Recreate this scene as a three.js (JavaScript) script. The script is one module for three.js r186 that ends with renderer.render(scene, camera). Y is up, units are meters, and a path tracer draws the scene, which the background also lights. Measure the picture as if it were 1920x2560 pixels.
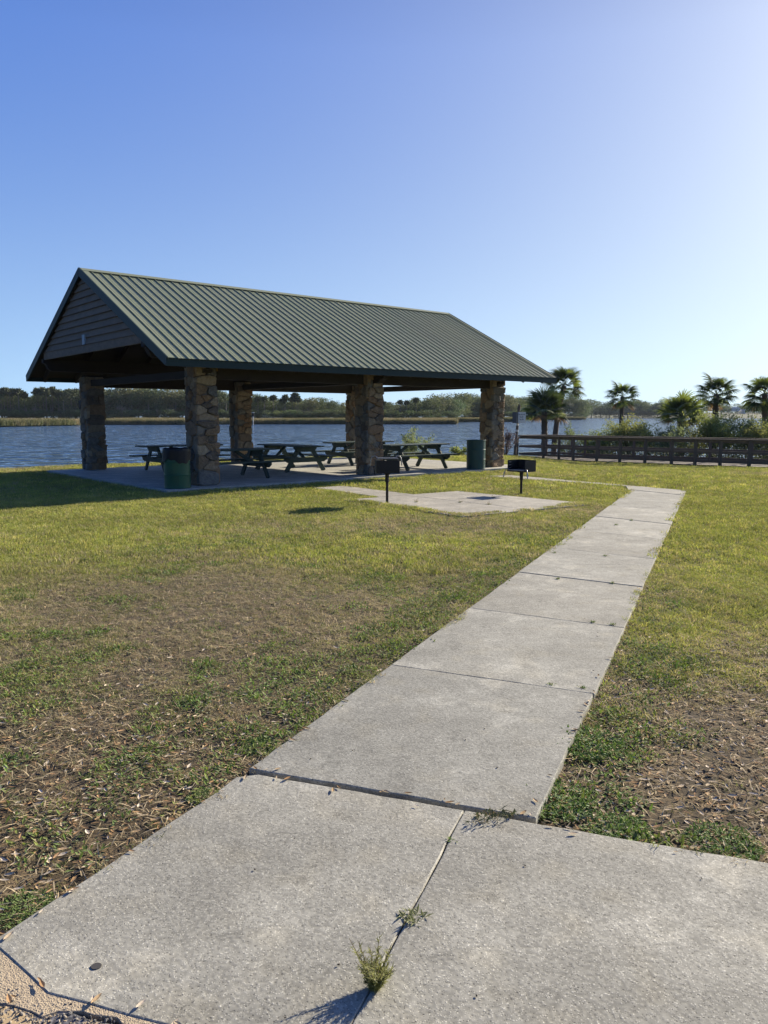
import * as THREE from 'three';
import { mergeGeometries } from 'three/addons/utils/BufferGeometryUtils.js';

// ------------------------------------------------------------------ camera, sky, sun, exposure
const scene = new THREE.Scene();
const camera = new THREE.PerspectiveCamera(2 * Math.atan(1280 / 1923) * 180 / Math.PI, 0.75, 0.05, 9000);
camera.position.set(0, 1.63, 0);
camera.rotation.x = -0.1242;
const renderer = new THREE.WebGLRenderer({ antialias: true });
renderer.toneMapping = THREE.LinearToneMapping;
renderer.toneMappingExposure = 1.8;
renderer.shadowMap.enabled = true;

const SUN_AZ = 46.5 * Math.PI / 180, SUN_EL = 22.5 * Math.PI / 180;        // right of the view, above the river
const sunDir = new THREE.Vector3(Math.sin(SUN_AZ) * Math.cos(SUN_EL), Math.sin(SUN_EL), -Math.cos(SUN_AZ) * Math.cos(SUN_EL));
const sun = new THREE.DirectionalLight(new THREE.Color().setRGB(1, 0.885, 0.70), 5);
sun.position.copy(sunDir).multiplyScalar(120);
sun.castShadow = true;
sun.shadow.radius = 1.2;
sun.shadow.mapSize.set(4096, 4096);
Object.assign(sun.shadow.camera, { left: -45, right: 45, top: 45, bottom: -45, near: 1, far: 260 });
scene.add(sun, sun.target);
{
  const W = 1024, H = 512, data = new Float32Array(W * H * 4);
  const Hc = [0.38, 0.68, 1.02], Zc = [0.0, 0.12, 0.61], deg = 180 / Math.PI;
  for (let r = 0; r < H; r++) {
    const up = ((r + 0.5) / H - 0.5) * Math.PI, y = Math.sin(up), e = Math.max(0, up * deg);
    const t = 1 - Math.exp(-e / 12.5);
    for (let c = 0; c < W; c++) {
      const ro = ((c + 0.5) / W - 0.5) * 2 * Math.PI, x = Math.cos(ro) * Math.cos(up), z = Math.sin(ro) * Math.cos(up);
      const g = Math.acos(Math.min(1, Math.max(-1, x * sunDir.x + y * sunDir.y + z * sunDir.z))) * deg;
      const glow = 1.2 * Math.exp(-g / 20) + 2.0 * Math.exp(-g / 5), low = 0.75 * Math.exp(-e / 15) * Math.exp(-g / 40);
      const o = (r * W + c) * 4, gl = [1, 0.95, 0.62], lo = [1, 0.85, 0.42], hi = 1 - 0.62 * Math.min(1, Math.max(0, (e - 24) / 46)) ** 0.8, away = 1 - 0.42 * Math.min(1, Math.max(0, (g - 70) / 60)), dim = hi * away * (y < 0 ? Math.exp(up * deg / 6) * 0.7 + 0.3 : 1);
      for (let k = 0; k < 3; k++) data[o + k] = (Hc[k] + (Zc[k] - Hc[k]) * t + glow * gl[k] + low * lo[k]) * dim / 1.8;
      data[o + 3] = 1;
    }
  }
  const sky = new THREE.DataTexture(data, W, H, THREE.RGBAFormat, THREE.FloatType);
  sky.mapping = THREE.EquirectangularReflectionMapping; sky.magFilter = THREE.LinearFilter; sky.needsUpdate = true;
  scene.background = sky; scene.environment = sky;
}
scene.fog = new THREE.FogExp2(new THREE.Color().setRGB(0.80, 0.90, 1.0), 0.00008);

// ------------------------------------------------------------------ helpers
function rng(seed) { let s = seed >>> 0; return () => { s = (s + 0x6d2b79f5) | 0; let t = Math.imul(s ^ (s >>> 15), 1 | s); t = (t + Math.imul(t ^ (t >>> 7), 61 | t)) ^ t; return ((t ^ (t >>> 14)) >>> 0) / 4294967296; }; }
const R0 = rng(7);
const col = (r, g, b) => new THREE.Color().setRGB(r, g, b);
const V = (x, y, z) => new THREE.Vector3(x, y, z);
const ss = THREE.MathUtils.smoothstep, lerp = THREE.MathUtils.lerp, clamp = THREE.MathUtils.clamp;
const used = new Map();
function numbered(n) { const k = used.get(n) ?? 0; used.set(n, k + 1); return k ? n + '_' + String(k).padStart(3, '0') : n; }
function tag(o, label, category, group, kind) { Object.assign(o.userData, { label, category }); if (group) o.userData.group = group; if (kind) o.userData.kind = kind; return o; }
function shade(m) { m.castShadow = true; m.receiveShadow = true; return m; }
function mesh(name, geo, mat, parent) { const m = shade(new THREE.Mesh(geo, mat)); m.name = parent ? name : numbered(name); (parent ?? scene).add(m); return m; }
function thing(name, label, category, pos = [0, 0, 0], turn = 0, group) { const o = new THREE.Group(); o.name = numbered(name); o.position.set(...pos); o.rotation.y = turn; scene.add(o); return tag(o, label, category, group); }
function copyOf(o, label, pos, turn, scale, group) { const c = o.clone(); c.name = numbered(o.name.replace(/_\d{3}$/, '')); scene.add(c); c.position.set(...pos); if (turn !== undefined) c.rotation.y = turn; if (scale) c.scale.setScalar(scale); c.userData = { ...o.userData, label }; if (group) c.userData.group = group; return c; }
const interp = (tab, x) => { if (x <= tab[0][0]) return tab[0][1]; for (let i = 1; i < tab.length; i++) if (x <= tab[i][0]) return lerp(tab[i - 1][1], tab[i][1], (x - tab[i - 1][0]) / (tab[i][0] - tab[i - 1][0])); return tab[tab.length - 1][1]; };
function inPoly(p, x, y) { let s = false; for (let i = 0, j = p.length - 1; i < p.length; j = i++) { const [a, b] = p[i], [c, d] = p[j]; if ((b > y) !== (d > y) && x < (c - a) * (y - b) / (d - b) + a) s = !s; } return s; }
function strip(g) { const h = g.index ? g.toNonIndexed() : g; for (const k of Object.keys(h.attributes)) if (!['position', 'normal', 'uv'].includes(k)) h.deleteAttribute(k); return h; }
const merge = (list) => mergeGeometries(list.map(strip));
function box(w, h, d, x = 0, y = 0, z = 0) { return new THREE.BoxGeometry(w, h, d).translate(x, y, z); }
function beamGeo(len, w, h, c = 0.004) {   // a board along x with chamfered long edges
  const s = new THREE.Shape(); const a = w / 2, b = h / 2;
  s.moveTo(-a + c, -b); s.lineTo(a - c, -b); s.lineTo(a, -b + c); s.lineTo(a, b - c); s.lineTo(a - c, b); s.lineTo(-a + c, b); s.lineTo(-a, b - c); s.lineTo(-a, -b + c); s.closePath();
  return new THREE.ExtrudeGeometry(s, { depth: len, bevelEnabled: false }).translate(0, 0, -len / 2).rotateY(Math.PI / 2);
}
function boardBetween(p, q, w, h, up = V(0, 1, 0)) {   // w across, h along "up"
  const d = q.clone().sub(p), L = d.length(), x = d.normalize(), zz = new THREE.Vector3().crossVectors(x, up).normalize(), y = new THREE.Vector3().crossVectors(zz, x);
  const g = beamGeo(L, w, h); g.applyMatrix4(new THREE.Matrix4().makeBasis(x, y, zz).setPosition(p.clone().add(q).multiplyScalar(0.5))); return g;
}
function tri(list) { const g = new THREE.BufferGeometry(); g.setAttribute('position', new THREE.Float32BufferAttribute(list, 3)); g.computeVertexNormals(); return g; }
function tube(pts, radii, seg = 6) {   // tapered tube along points
  const n = pts.length, pos = [], idx = [];
  let ref = V(0.31, 0.2, 0.93);
  for (let i = 0; i < n; i++) {
    const t = pts[Math.min(n - 1, i + 1)].clone().sub(pts[Math.max(0, i - 1)]).normalize();
    const a = new THREE.Vector3().crossVectors(t, ref).normalize(), b = new THREE.Vector3().crossVectors(a, t);
    for (let k = 0; k < seg; k++) { const an = k / seg * 2 * Math.PI, p = pts[i].clone().addScaledVector(a, Math.cos(an) * radii[i]).addScaledVector(b, Math.sin(an) * radii[i]); pos.push(p.x, p.y, p.z); }
  }
  for (let i = 0; i < n - 1; i++) for (let k = 0; k < seg; k++) { const a = i * seg + k, b = i * seg + (k + 1) % seg; idx.push(a, b, a + seg, b, b + seg, a + seg); }
  const g = new THREE.BufferGeometry(); g.setAttribute('position', new THREE.Float32BufferAttribute(pos, 3)); g.setIndex(idx); g.computeVertexNormals();
  const uv = new Float32Array(pos.length / 3 * 2); g.setAttribute('uv', new THREE.BufferAttribute(uv, 2)); return g;
}
// tileable value noise
function makeNoise(seed, P) { const r = rng(seed), n = new Float32Array(P * P).map(() => r()); return (x, y) => { const xi = Math.floor(x), yi = Math.floor(y), fx = x - xi, fy = y - yi, u = fx * fx * (3 - 2 * fx), v = fy * fy * (3 - 2 * fy); const a = ((xi % P) + P) % P, b = (a + 1) % P, c = (((yi % P) + P) % P) * P, d = ((((yi + 1) % P) + P) % P) * P; return (n[c + a] * (1 - u) + n[c + b] * u) * (1 - v) + (n[d + a] * (1 - u) + n[d + b] * u) * v; }; }
const N1 = makeNoise(3, 256), N2 = makeNoise(11, 256);
const fbm = (x, y, o = 4) => { let s = 0, a = 0.5, t = 0; for (let i = 0; i < o; i++) { s += a * (i & 1 ? N2 : N1)(x, y); t += a; a *= 0.5; x = x * 2 + 17.3; y = y * 2 + 5.1; } return s / t; };
function texture(size, fn, srgb = false, rep = 1) {   // fn(u, v) -> [r, g, b] 0..1, u and v in 0..1
  const d = new Uint8Array(size * size * 4);
  for (let y = 0, o = 0; y < size; y++) for (let x = 0; x < size; x++, o += 4) { const c = fn(x / size, y / size, x, y); for (let k = 0; k < 3; k++) d[o + k] = clamp((c.length ? c[k] : c), 0, 1) * 255; d[o + 3] = 255; }
  const t = new THREE.DataTexture(d, size, size, THREE.RGBAFormat); t.wrapS = t.wrapT = THREE.RepeatWrapping; t.magFilter = THREE.LinearFilter; t.minFilter = THREE.LinearMipmapLinearFilter;
  if (srgb) t.colorSpace = THREE.SRGBColorSpace; t.repeat.set(rep, rep); t.needsUpdate = true; return t;
}
const tileN = (n, u, v, f, o) => n(u * f + o, v * f + o);   // f must divide the noise period
function tfbm(u, v, f, o = 4, s = 0) { let r = 0, a = 0.5, t = 0; for (let i = 0; i < o; i++) { r += a * (i & 1 ? N2 : N1)(u * f + s, v * f + s); t += a; a *= 0.5; f *= 2; } return r / t; }
const wrapN = (P, seed) => { const n = makeNoise(seed, P); return (u, v) => n(u * P, v * P); };

// ------------------------------------------------------------------ materials
const concreteNoise = { a: wrapN(256, 21), b: wrapN(128, 22), c: wrapN(32, 23), d: wrapN(8, 24), e: wrapN(16, 25), f: wrapN(4, 26) };
const specks = new Float32Array(2048 * 2048);
{ const r = rng(77); for (let i = 0; i < 130000; i++) { const x = r() * 2048, y = r() * 2048, s = 0.8 + r() * r() * 2.2, v = r() < 0.62 ? 0.35 + r() * 0.75 : -0.5 - r() * 0.5, ax = 0.6 + r() * 0.8; for (let dy = -3; dy <= 3; dy++) for (let dx = -3; dx <= 3; dx++) { const q = (dx * dx * ax + dy * dy / ax) / (s * s); if (q < 1) specks[((y + dy + 2048) & 2047) * 2048 + ((x + dx + 2048) & 2047)] = v * (1 - q * 0.5); } } }
const concreteMap = texture(2048, (u, v, x, y) => {
  const n = concreteNoise, big = n.d(u, v) * 0.5 + n.e(u, v) * 0.3 + n.f(u, v) * 0.2, mid = n.c(u, v), s = specks[y * 2048 + x], fine = n.a(u, v) - 0.5;
  const st = clamp((n.e(v, u) * 0.6 + n.c(v, u) * 0.4 - 0.52) * 4, 0, 1);
  let k = 0.66 + (big - 0.5) * 0.14 + (mid - 0.5) * 0.06 + fine * 0.13 + s * 0.24;
  const sc = clamp((n.d(u, v) * 0.5 + n.c(v, u) * 0.3 + n.b(u, v) * 0.2 - 0.62) * 6, 0, 1) * 0.07, dk = clamp((n.e(u, v) * 0.6 + n.c(u, v) * 0.25 + n.b(v, u) * 0.15 - 0.64) * 7, 0, 1) * 0.08; k += sc - dk; return [k * (1 + st * 0.012), k * (1 + st * 0.004), k * (0.965 - st * 0.012)];
}, true, 1 / 2.4);
const concreteBump = texture(2048, (u, v, x, y) => 0.5 + specks[y * 2048 + x] * 0.25 + (concreteNoise.a(u, v) - 0.5) * 0.3, false, 1 / 2.4);
const M = {};
const std = (o) => new THREE.MeshStandardMaterial(o);
M.concrete = std({ color: col(0.80, 0.775, 0.72), map: concreteMap, bumpMap: concreteBump, bumpScale: 0.0022, roughness: 0.92 });
M.paving = [[0.76, 0.745, 0.70], [0.70, 0.69, 0.655], [0.80, 0.78, 0.73], [0.74, 0.72, 0.67]].map((c) => std({ color: col(...c), map: concreteMap, bumpMap: concreteBump, bumpScale: 0.0022, roughness: 0.92 }));
M.concreteWarm = std({ color: col(0.84, 0.79, 0.72), map: concreteMap, bumpMap: concreteBump, bumpScale: 0.002, roughness: 0.9 });
M.slabInside = std({ color: col(0.95, 0.93, 0.9), map: concreteMap, roughness: 0.8 });
const grainMap = texture(512, (u, v) => { const a = tfbm(u * 1, v, 8, 2), g = wrapGrain(u, v); return (0.72 + g * 0.28) * (0.85 + a * 0.3); }, false);
function wrapGrain(u, v) { return N1(u * 8, v * 128) * 0.5 + N2(u * 16, v * 256) * 0.5; }
M.darkGreenWood = std({ color: col(0.032, 0.062, 0.05), map: grainMap, roughness: 0.55 });
M.siding = std({ color: col(0.25, 0.20, 0.145), map: grainMap, roughness: 0.85 });
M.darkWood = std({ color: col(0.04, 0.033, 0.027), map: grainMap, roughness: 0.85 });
M.greyWood = std({ color: col(0.15, 0.125, 0.10), map: grainMap, roughness: 0.9 });
const roofWear = texture(512, (u, v) => { const a = tfbm(u, v, 8, 4), b = N2(u * 64, v * 8); const k = 0.78 + a * 0.3 + b * 0.08; return [k, k, k * 0.97]; });
M.roof = new THREE.MeshPhysicalMaterial({ specularIntensity: 0.9, color: col(0.275, 0.30, 0.195), map: roofWear, roughness: 0.52 });
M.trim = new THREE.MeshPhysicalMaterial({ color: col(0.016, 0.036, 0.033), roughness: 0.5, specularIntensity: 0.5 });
M.mortar = std({ color: col(0.20, 0.185, 0.165), roughness: 0.95 });
const stoneMap = texture(512, (u, v) => { const a = tfbm(u, v, 8, 5), b = tfbm(v, u, 32, 3); const k = 0.55 + a * 0.55 + (b - 0.5) * 0.35; return [k * 1.03, k, k * 0.94]; });
const stoneBump = texture(512, (u, v) => tfbm(u, v, 16, 5));
M.stones = [[0.32, 0.245, 0.165], [0.24, 0.175, 0.115], [0.38, 0.31, 0.22], [0.28, 0.235, 0.17], [0.22, 0.205, 0.18], [0.28, 0.19, 0.115], [0.18, 0.18, 0.17], [0.16, 0.135, 0.11]].map((c) => std({ color: col(...c), map: stoneMap, bumpMap: stoneBump, bumpScale: 0.02, roughness: 0.9 }));
M.black = std({ color: col(0.012, 0.012, 0.013), roughness: 0.6, metalness: 0.2 });
M.steel = std({ color: col(0.35, 0.35, 0.36), roughness: 0.4, metalness: 0.9 });
const drumWear = texture(512, (u, v) => { const a = tfbm(u, v, 16, 4); const k = 0.75 + a * 0.4; const rust = clamp((tfbm(v, u, 8, 4) - 0.74) * 8, 0, 0.4); return [k + rust * 0.4, k - rust * 0.2, k - rust * 0.4]; });
M.drum = std({ color: col(0.006, 0.088, 0.042), map: drumWear, roughness: 0.42 });
M.drumTeal = std({ color: col(0.008, 0.058, 0.055), map: drumWear, roughness: 0.42 });
M.bag = new THREE.MeshPhysicalMaterial({ color: col(0.008, 0.008, 0.011), roughness: 0.45, specularIntensity: 0.6 });
M.plate = std({ color: col(0.30, 0.38, 0.42), roughness: 0.5 });
M.pebble = std({ color: col(1, 1, 1), roughness: 0.9 });
M.sand = std({ color: col(0.58, 0.48, 0.345), roughness: 1 });
M.bark = std({ color: col(0.15, 0.12, 0.095), map: stoneMap, bumpMap: stoneBump, bumpScale: 0.03, roughness: 0.95 });
M.barkFar = std({ color: col(0.22, 0.19, 0.16), roughness: 1 });
M.pale = std({ color: col(0.27, 0.24, 0.21), roughness: 1 });
const leafMat = (r, g, b, tr = 0.4) => new THREE.MeshPhysicalMaterial({ color: col(r, g, b), roughness: 0.95, transmission: tr, thickness: 0, side: THREE.DoubleSide, vertexColors: false });
M.frond = leafMat(0.20, 0.25, 0.04, 0.5);
M.frondDark = leafMat(0.07, 0.10, 0.028, 0.35);
M.frondDry = leafMat(0.30, 0.19, 0.08, 0.4);
M.shrub = leafMat(0.25, 0.30, 0.065, 0.55);
M.shrubGrey = leafMat(0.24, 0.29, 0.12, 0.5);
M.weed = leafMat(0.17, 0.28, 0.04, 0.45);
M.weedDry = leafMat(0.26, 0.2, 0.09, 0.35);
M.inst = new THREE.MeshPhysicalMaterial({ color: col(1, 1, 1), roughness: 0.95, transmission: 0.42, thickness: 0, side: THREE.DoubleSide });
M.litter = new THREE.MeshPhysicalMaterial({ specularIntensity: 0.15, color: col(1, 1, 1), roughness: 0.85, side: THREE.DoubleSide });

// ------------------------------------------------------------------ ground
const P = (x, d, y = 0) => [x, y, -d];
const shoreTab = [[-80, -28], [-40, 3], [-20, 18.5], [-12.1, 24.3], [-8.6, 27.1], [-6.1, 29.1], [-2.3, 31.3], [2.8, 31.9], [5, 34.2], [6.6, 36.4], [8.4, 33.6], [14.2, 28.2], [20, 24.5], [40, 10], [80, -20]];
const edgeD = (x) => interp(shoreTab, x);
function groundY(x, d) {
  const t = d - edgeD(x), right = ss(x, 5.5, 9);
  let y = -0.035 - 0.3 * ss(d, 20, 31) * ss(x, 3.5, 8) + (fbm(x * 0.8 + 50, d * 0.8 + 50, 3) - 0.5) * 0.03;
  if (t > -0.6) y -= lerp(2.4 * ss(t, -0.2, 4.2), 0.75 * ss(t, -0.3, 2.5) + 1.6 * ss(t, 20, 27), right);
  return y;
}
// lawn character at a place: [greenness 0..1, density 0..1, litter 0..1, clover 0..1]
const pathL = (d) => -0.644 + (d - 3.399) * 0.4495, pathR = (d) => 0.627 + (d - 2.945) * 0.4335;
function lawn(x, d) {
  const n = fbm(x * 0.7 + 20, d * 0.7 + 90, 4), n2 = fbm(x * 2.6 + 70, d * 2.6 + 10, 3), m = (n - 0.5) * 2.2, q = (n2 - 0.5) * 2;
  let green, dens, litter = 0, clover = 0;
  if (x > pathR(d) - 0.3) {            // right of the path
    const k = d - (x - pathR(d)) * 0.25;
    green = ss(k + m * 1.2, 3.7, 6.0); dens = 0.16 + 0.84 * ss(k + m * 1.5 + q * 0.7, 3.3, 5.4);
    litter = (1 - ss(k + m * 0.8, 3.7, 5.6)); clover = ss(q + m * 0.5 + (1 - ss(x - pathR(d), 0.1, 0.9)) * 0.9, 0.35, 0.8) * (1 - ss(k, 5.5, 8));
    green = lerp(green, 0.55, clover);
  } else {
    const near = pathL(d) - x;
    green = Math.max(ss(d + m * 2.6 - near * 0.12 + ss(-x, 1.5, 4) * 1.8, 4.6, 11.0), 0.5 * ss(m + q * 0.8, -0.1, 0.7) * ss(d, 3.0, 5.0), 0.5 * (1 - ss(near, 0.2, 1.6)) * ss(d, 3, 5)); dens = 0.36 + 0.64 * ss(d + m * 1.5, 3.0, 5.8);
    litter = 1 - ss(d + m * 1.0, 3.2, 5.6);
    clover = ss(q * 0.9 + m * 0.6 + 0.12 + (1 - ss(near, 0.1, 1.3)) * 0.75, 0.25, 0.75) * (1 - ss(d, 9, 13)) * ss(d, 2.4, 3.6);
    const tan = Math.exp(-(((x - 0.8) / 2.6) ** 2) - ((d - 11.6) / 1.3) ** 2) + Math.exp(-(((x - 4.0) / 1.2) ** 2) - ((d - 13.4) / 0.9) ** 2);
    green *= 1 - 0.75 * clamp(tan, 0, 1) ;
    const worn = Math.exp(-(((x + 1.4) / 2.2) ** 2) - ((d - 6.6) / 1.6) ** 2); green *= 1 - 0.6 * worn; dens *= 1 - 0.25 * worn;
  }
  const pt = (fbm(x * 0.35 + 3, d * 0.35 + 40, 3) - 0.5) * 1.5; return [clamp(green * (1 + Math.min(0, pt * 0.9 + q * 0.2)) + q * 0.14, 0, 1), clamp(dens, 0, 1), clamp(litter, 0, 1), clamp(clover, 0, 1)];
}
{
  const soil = texture(2048, (() => { const r = rng(5), S = 2048, f = new Float32Array(S * S); for (let i = 0; i < 52000; i++) { let x = r() * S, y = r() * S; const a = r() * 6.283, L = 6 + r() * 38, v = r() < 0.6 ? 0.25 + r() * 0.45 : -0.3 - r() * 0.3, w = r() < 0.3 ? 2 : 1, b = (r() - 0.5) * 0.04; let an = a; for (let t = 0; t < L; t++) { x += Math.cos(an); y += Math.sin(an); an += b; for (let q = 0; q < w; q++) f[((y + q) & (S - 1)) * S + (x & (S - 1))] = v; } } const n1 = wrapN(64, 41), n2 = wrapN(256, 42), n3 = wrapN(16, 43); return (u, v, x, y) => { const s = f[y * S + x]; const k = 0.42 + (n1(u, v) - 0.5) * 0.28 + (n2(u, v) - 0.5) * 0.3 + (n3(u, v) - 0.5) * 0.2 + s * 0.42; return [k * 1.0, k * 0.93, k * 0.80]; }; })(), true, 1 / 2.2);
  const xs = [], ds = []; for (let x = -85; x < 85.1; x += Math.abs(x) < 16 ? 0.25 : 1.25) xs.push(x); for (let d = -30; d < 75; d += d > 1 && d < 36 ? 0.25 : 1.25) ds.push(d);
  const pos = [], uv = [], cl = [], idx = [];
  for (const d of ds) for (const x of xs) {
    pos.push(x, groundY(x, d), -d); uv.push(x, d);
    const [g, de, li] = lawn(x, d), t = d - edgeD(x), n = 0.85 + 0.3 * fbm(x * 3, d * 3, 2);
    const c = [lerp(0.29, 0.15, g * de), lerp(0.245, 0.15, g * de), lerp(0.185, 0.065, g * de)]; if (t > 0.3) { c[0] = 0.25; c[1] = 0.22; c[2] = 0.17; }
    cl.push(c[0] * n * 1.9, c[1] * n * 1.9, c[2] * n * 1.9);
  }
  for (let j = 0; j < ds.length - 1; j++) for (let i = 0; i < xs.length - 1; i++) { const a = j * xs.length + i, b = a + 1, c = a + xs.length, e = c + 1; idx.push(a, b, c, b, e, c); }
  const g = new THREE.BufferGeometry(); g.setAttribute('position', new THREE.Float32BufferAttribute(pos, 3)); g.setAttribute('uv', new THREE.Float32BufferAttribute(uv, 2)); g.setAttribute('color', new THREE.Float32BufferAttribute(cl, 3)); g.setIndex(idx); g.computeVertexNormals();
  tag(mesh('ground', g, std({ map: soil, bumpMap: soil, bumpScale: 0.006, roughness: 1, vertexColors: true })), 'brown soil and thatch of the lawn between the paving and the river', 'ground', null, 'structure');
}
// river
{
  const W = 1024, r = rng(91), waves = [];
  for (let i = 0; i < 90; i++) { const k = 5 + Math.floor(r() * r() * 64), a = 1.5 + (r() + r() + r() - 1.5) * 0.75, kx = Math.round(k * Math.cos(a)), ky = Math.round(k * Math.sin(a)); waves.push([kx * 2 * Math.PI, ky * 2 * Math.PI, r() * 6.283, 1 / Math.pow(Math.hypot(kx, ky) + 3, 0.9)]); }
  const h = new Float32Array(W * W); let lo = 1e9, hi = -1e9;
  for (let y = 0; y < W; y++) for (let x = 0; x < W; x++) { let s = 0; for (const w of waves) { s += w[3] * Math.sin(w[0] * x / W + w[1] * y / W + w[2]); } h[y * W + x] = s; }
  for (const v of h) { lo = Math.min(lo, v); hi = Math.max(hi, v); }
  const t = texture(W, (u, v, x, y) => Math.pow((h[y * W + x] - lo) / (hi - lo), 1.3), false, 1 / 38); t.wrapS = t.wrapT = THREE.RepeatWrapping;
  const g = new THREE.PlaneGeometry(9000, 5600, 1, 1).rotateX(-Math.PI / 2); g.translate(0, -1.2, -2500);
  const p = g.attributes.position, uv = g.attributes.uv; for (let i = 0; i < p.count; i++) { const X = p.getX(i), Z = -p.getZ(i); uv.setXY(i, X * 0.96 + Z * 0.28, -X * 0.28 + Z * 0.96); }
  tag(mesh('river', g, std({ color: col(0.055, 0.12, 0.205), roughness: 0.08, bumpMap: t, bumpScale: 1.15 })), 'wide blue choppy river behind the pavilion', 'river', null, 'structure');
}
// far bank: low marsh ground with its waterline, and a wooded rise far off on one side
const bankTab = [[-420, 215], [-150, 203], [-100, 201], [-93, 226], [-101 + 9, 247], [-65, 250], [-46.7, 264], [25, 264], [26, 363], [63, 366], [64, 545], [147, 565], [150, 905], [453, 905], [900, 905]];
const bankD = (x) => interp(bankTab, x);
{
  const xs = []; for (let x = -700; x <= 1200; x += Math.abs(x) < 200 ? 4 : 25) xs.push(x);
  const offs = [0, 3, 30, 80, 200, 500, 1200], pos = [], idx = [], uv = [];
  for (const x of xs) offs.forEach((o) => { const d = bankD(x) + o; pos.push(x, o < 1 ? -1.6 : -0.75 + ss(x, 330, 470) * 9 * ss(o, 60, 320), -d); uv.push(x, d); });
  const n = offs.length; for (let i = 0; i < xs.length - 1; i++) for (let k = 0; k < n - 1; k++) { const a = i * n + k, b = a + n; idx.push(a, b, a + 1, b, b + 1, a + 1); }
  const g = new THREE.BufferGeometry(); g.setAttribute('position', new THREE.Float32BufferAttribute(pos, 3)); g.setAttribute('uv', new THREE.Float32BufferAttribute(uv, 2)); g.setIndex(idx); g.computeVertexNormals();
  tag(mesh('far_bank', g, std({ color: col(0.055, 0.065, 0.03), roughness: 1, side: THREE.DoubleSide })), 'low marshy bank on the far side of the river', 'river bank', null, 'structure');
}

// ------------------------------------------------------------------ paving
const pavePolys = [];
function slabGeo(poly, top, thick, shrink = 0.006, bevel = 0.006, off = [0, 0]) {
  const cx = poly.reduce((s, p) => s + p[0], 0) / poly.length, cy = poly.reduce((s, p) => s + p[1], 0) / poly.length;
  const area = poly.reduce((s, p, i) => { const q = poly[(i + 1) % poly.length]; return s + p[0] * q[1] - q[0] * p[1]; }, 0), w = area > 0 ? 1 : -1, n = poly.length, k = shrink + bevel;
  const pts = poly.map((p, i) => { const a = poly[(i + n - 1) % n], b = poly[(i + 1) % n]; const e1 = [p[0] - a[0], p[1] - a[1]], e2 = [b[0] - p[0], b[1] - p[1]], l1 = Math.hypot(...e1), l2 = Math.hypot(...e2); const n1 = [-e1[1] / l1 * w, e1[0] / l1 * w], n2 = [-e2[1] / l2 * w, e2[0] / l2 * w]; const m = [n1[0] + n2[0], n1[1] + n2[1]], d = Math.max(0.3, 1 + n1[0] * n2[0] + n1[1] * n2[1]); return new THREE.Vector2(p[0] + m[0] * k / d, p[1] + m[1] * k / d); });
  const g = new THREE.ExtrudeGeometry(new THREE.Shape(pts), { depth: thick - 2 * bevel, bevelEnabled: true, bevelThickness: bevel, bevelSize: bevel, bevelSegments: 2 });
  g.translate(0, 0, -thick + bevel + top).rotateX(-Math.PI / 2);
  const uv = g.attributes.uv; for (let i = 0; i < uv.count; i++) uv.setXY(i, uv.getX(i) + off[0], uv.getY(i) + off[1]);
  return g;
}
function wavy(poly, r, amp = 0.008, step = 0.12) {   // breaks up the straight edges of a worn slab
  const out = []; poly.forEach((p, i) => { const q = poly[(i + 1) % poly.length], L = Math.hypot(q[0] - p[0], q[1] - p[1]), n = Math.max(1, Math.round(L / step)); for (let k = 0; k < n; k++) { const t = k / n, j = k ? (r() - 0.5) * amp : 0; out.push([lerp(p[0], q[0], t) + j * (q[1] - p[1]) / L, lerp(p[1], q[1], t) - j * (q[0] - p[0]) / L]); } }); return out;
}
function pavement(name, label, category, slabs, top, thick, mat, seed) {
  const o = thing(name, label, category); o.userData.kind = 'structure'; const r = rng(seed);
  for (const s of slabs) { const poly = s.poly ?? s; pavePolys.push(poly); mesh('slab', slabGeo(wavy(poly, r), top + (s.dy ?? (r() - 0.5) * 0.006), thick, s.gap ?? 0.004, 0.005, [r() * 5, r() * 5]), mat === M.concrete ? M.paving[Math.floor(r() * 4)] : mat, o); }
  return o;
}
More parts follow.
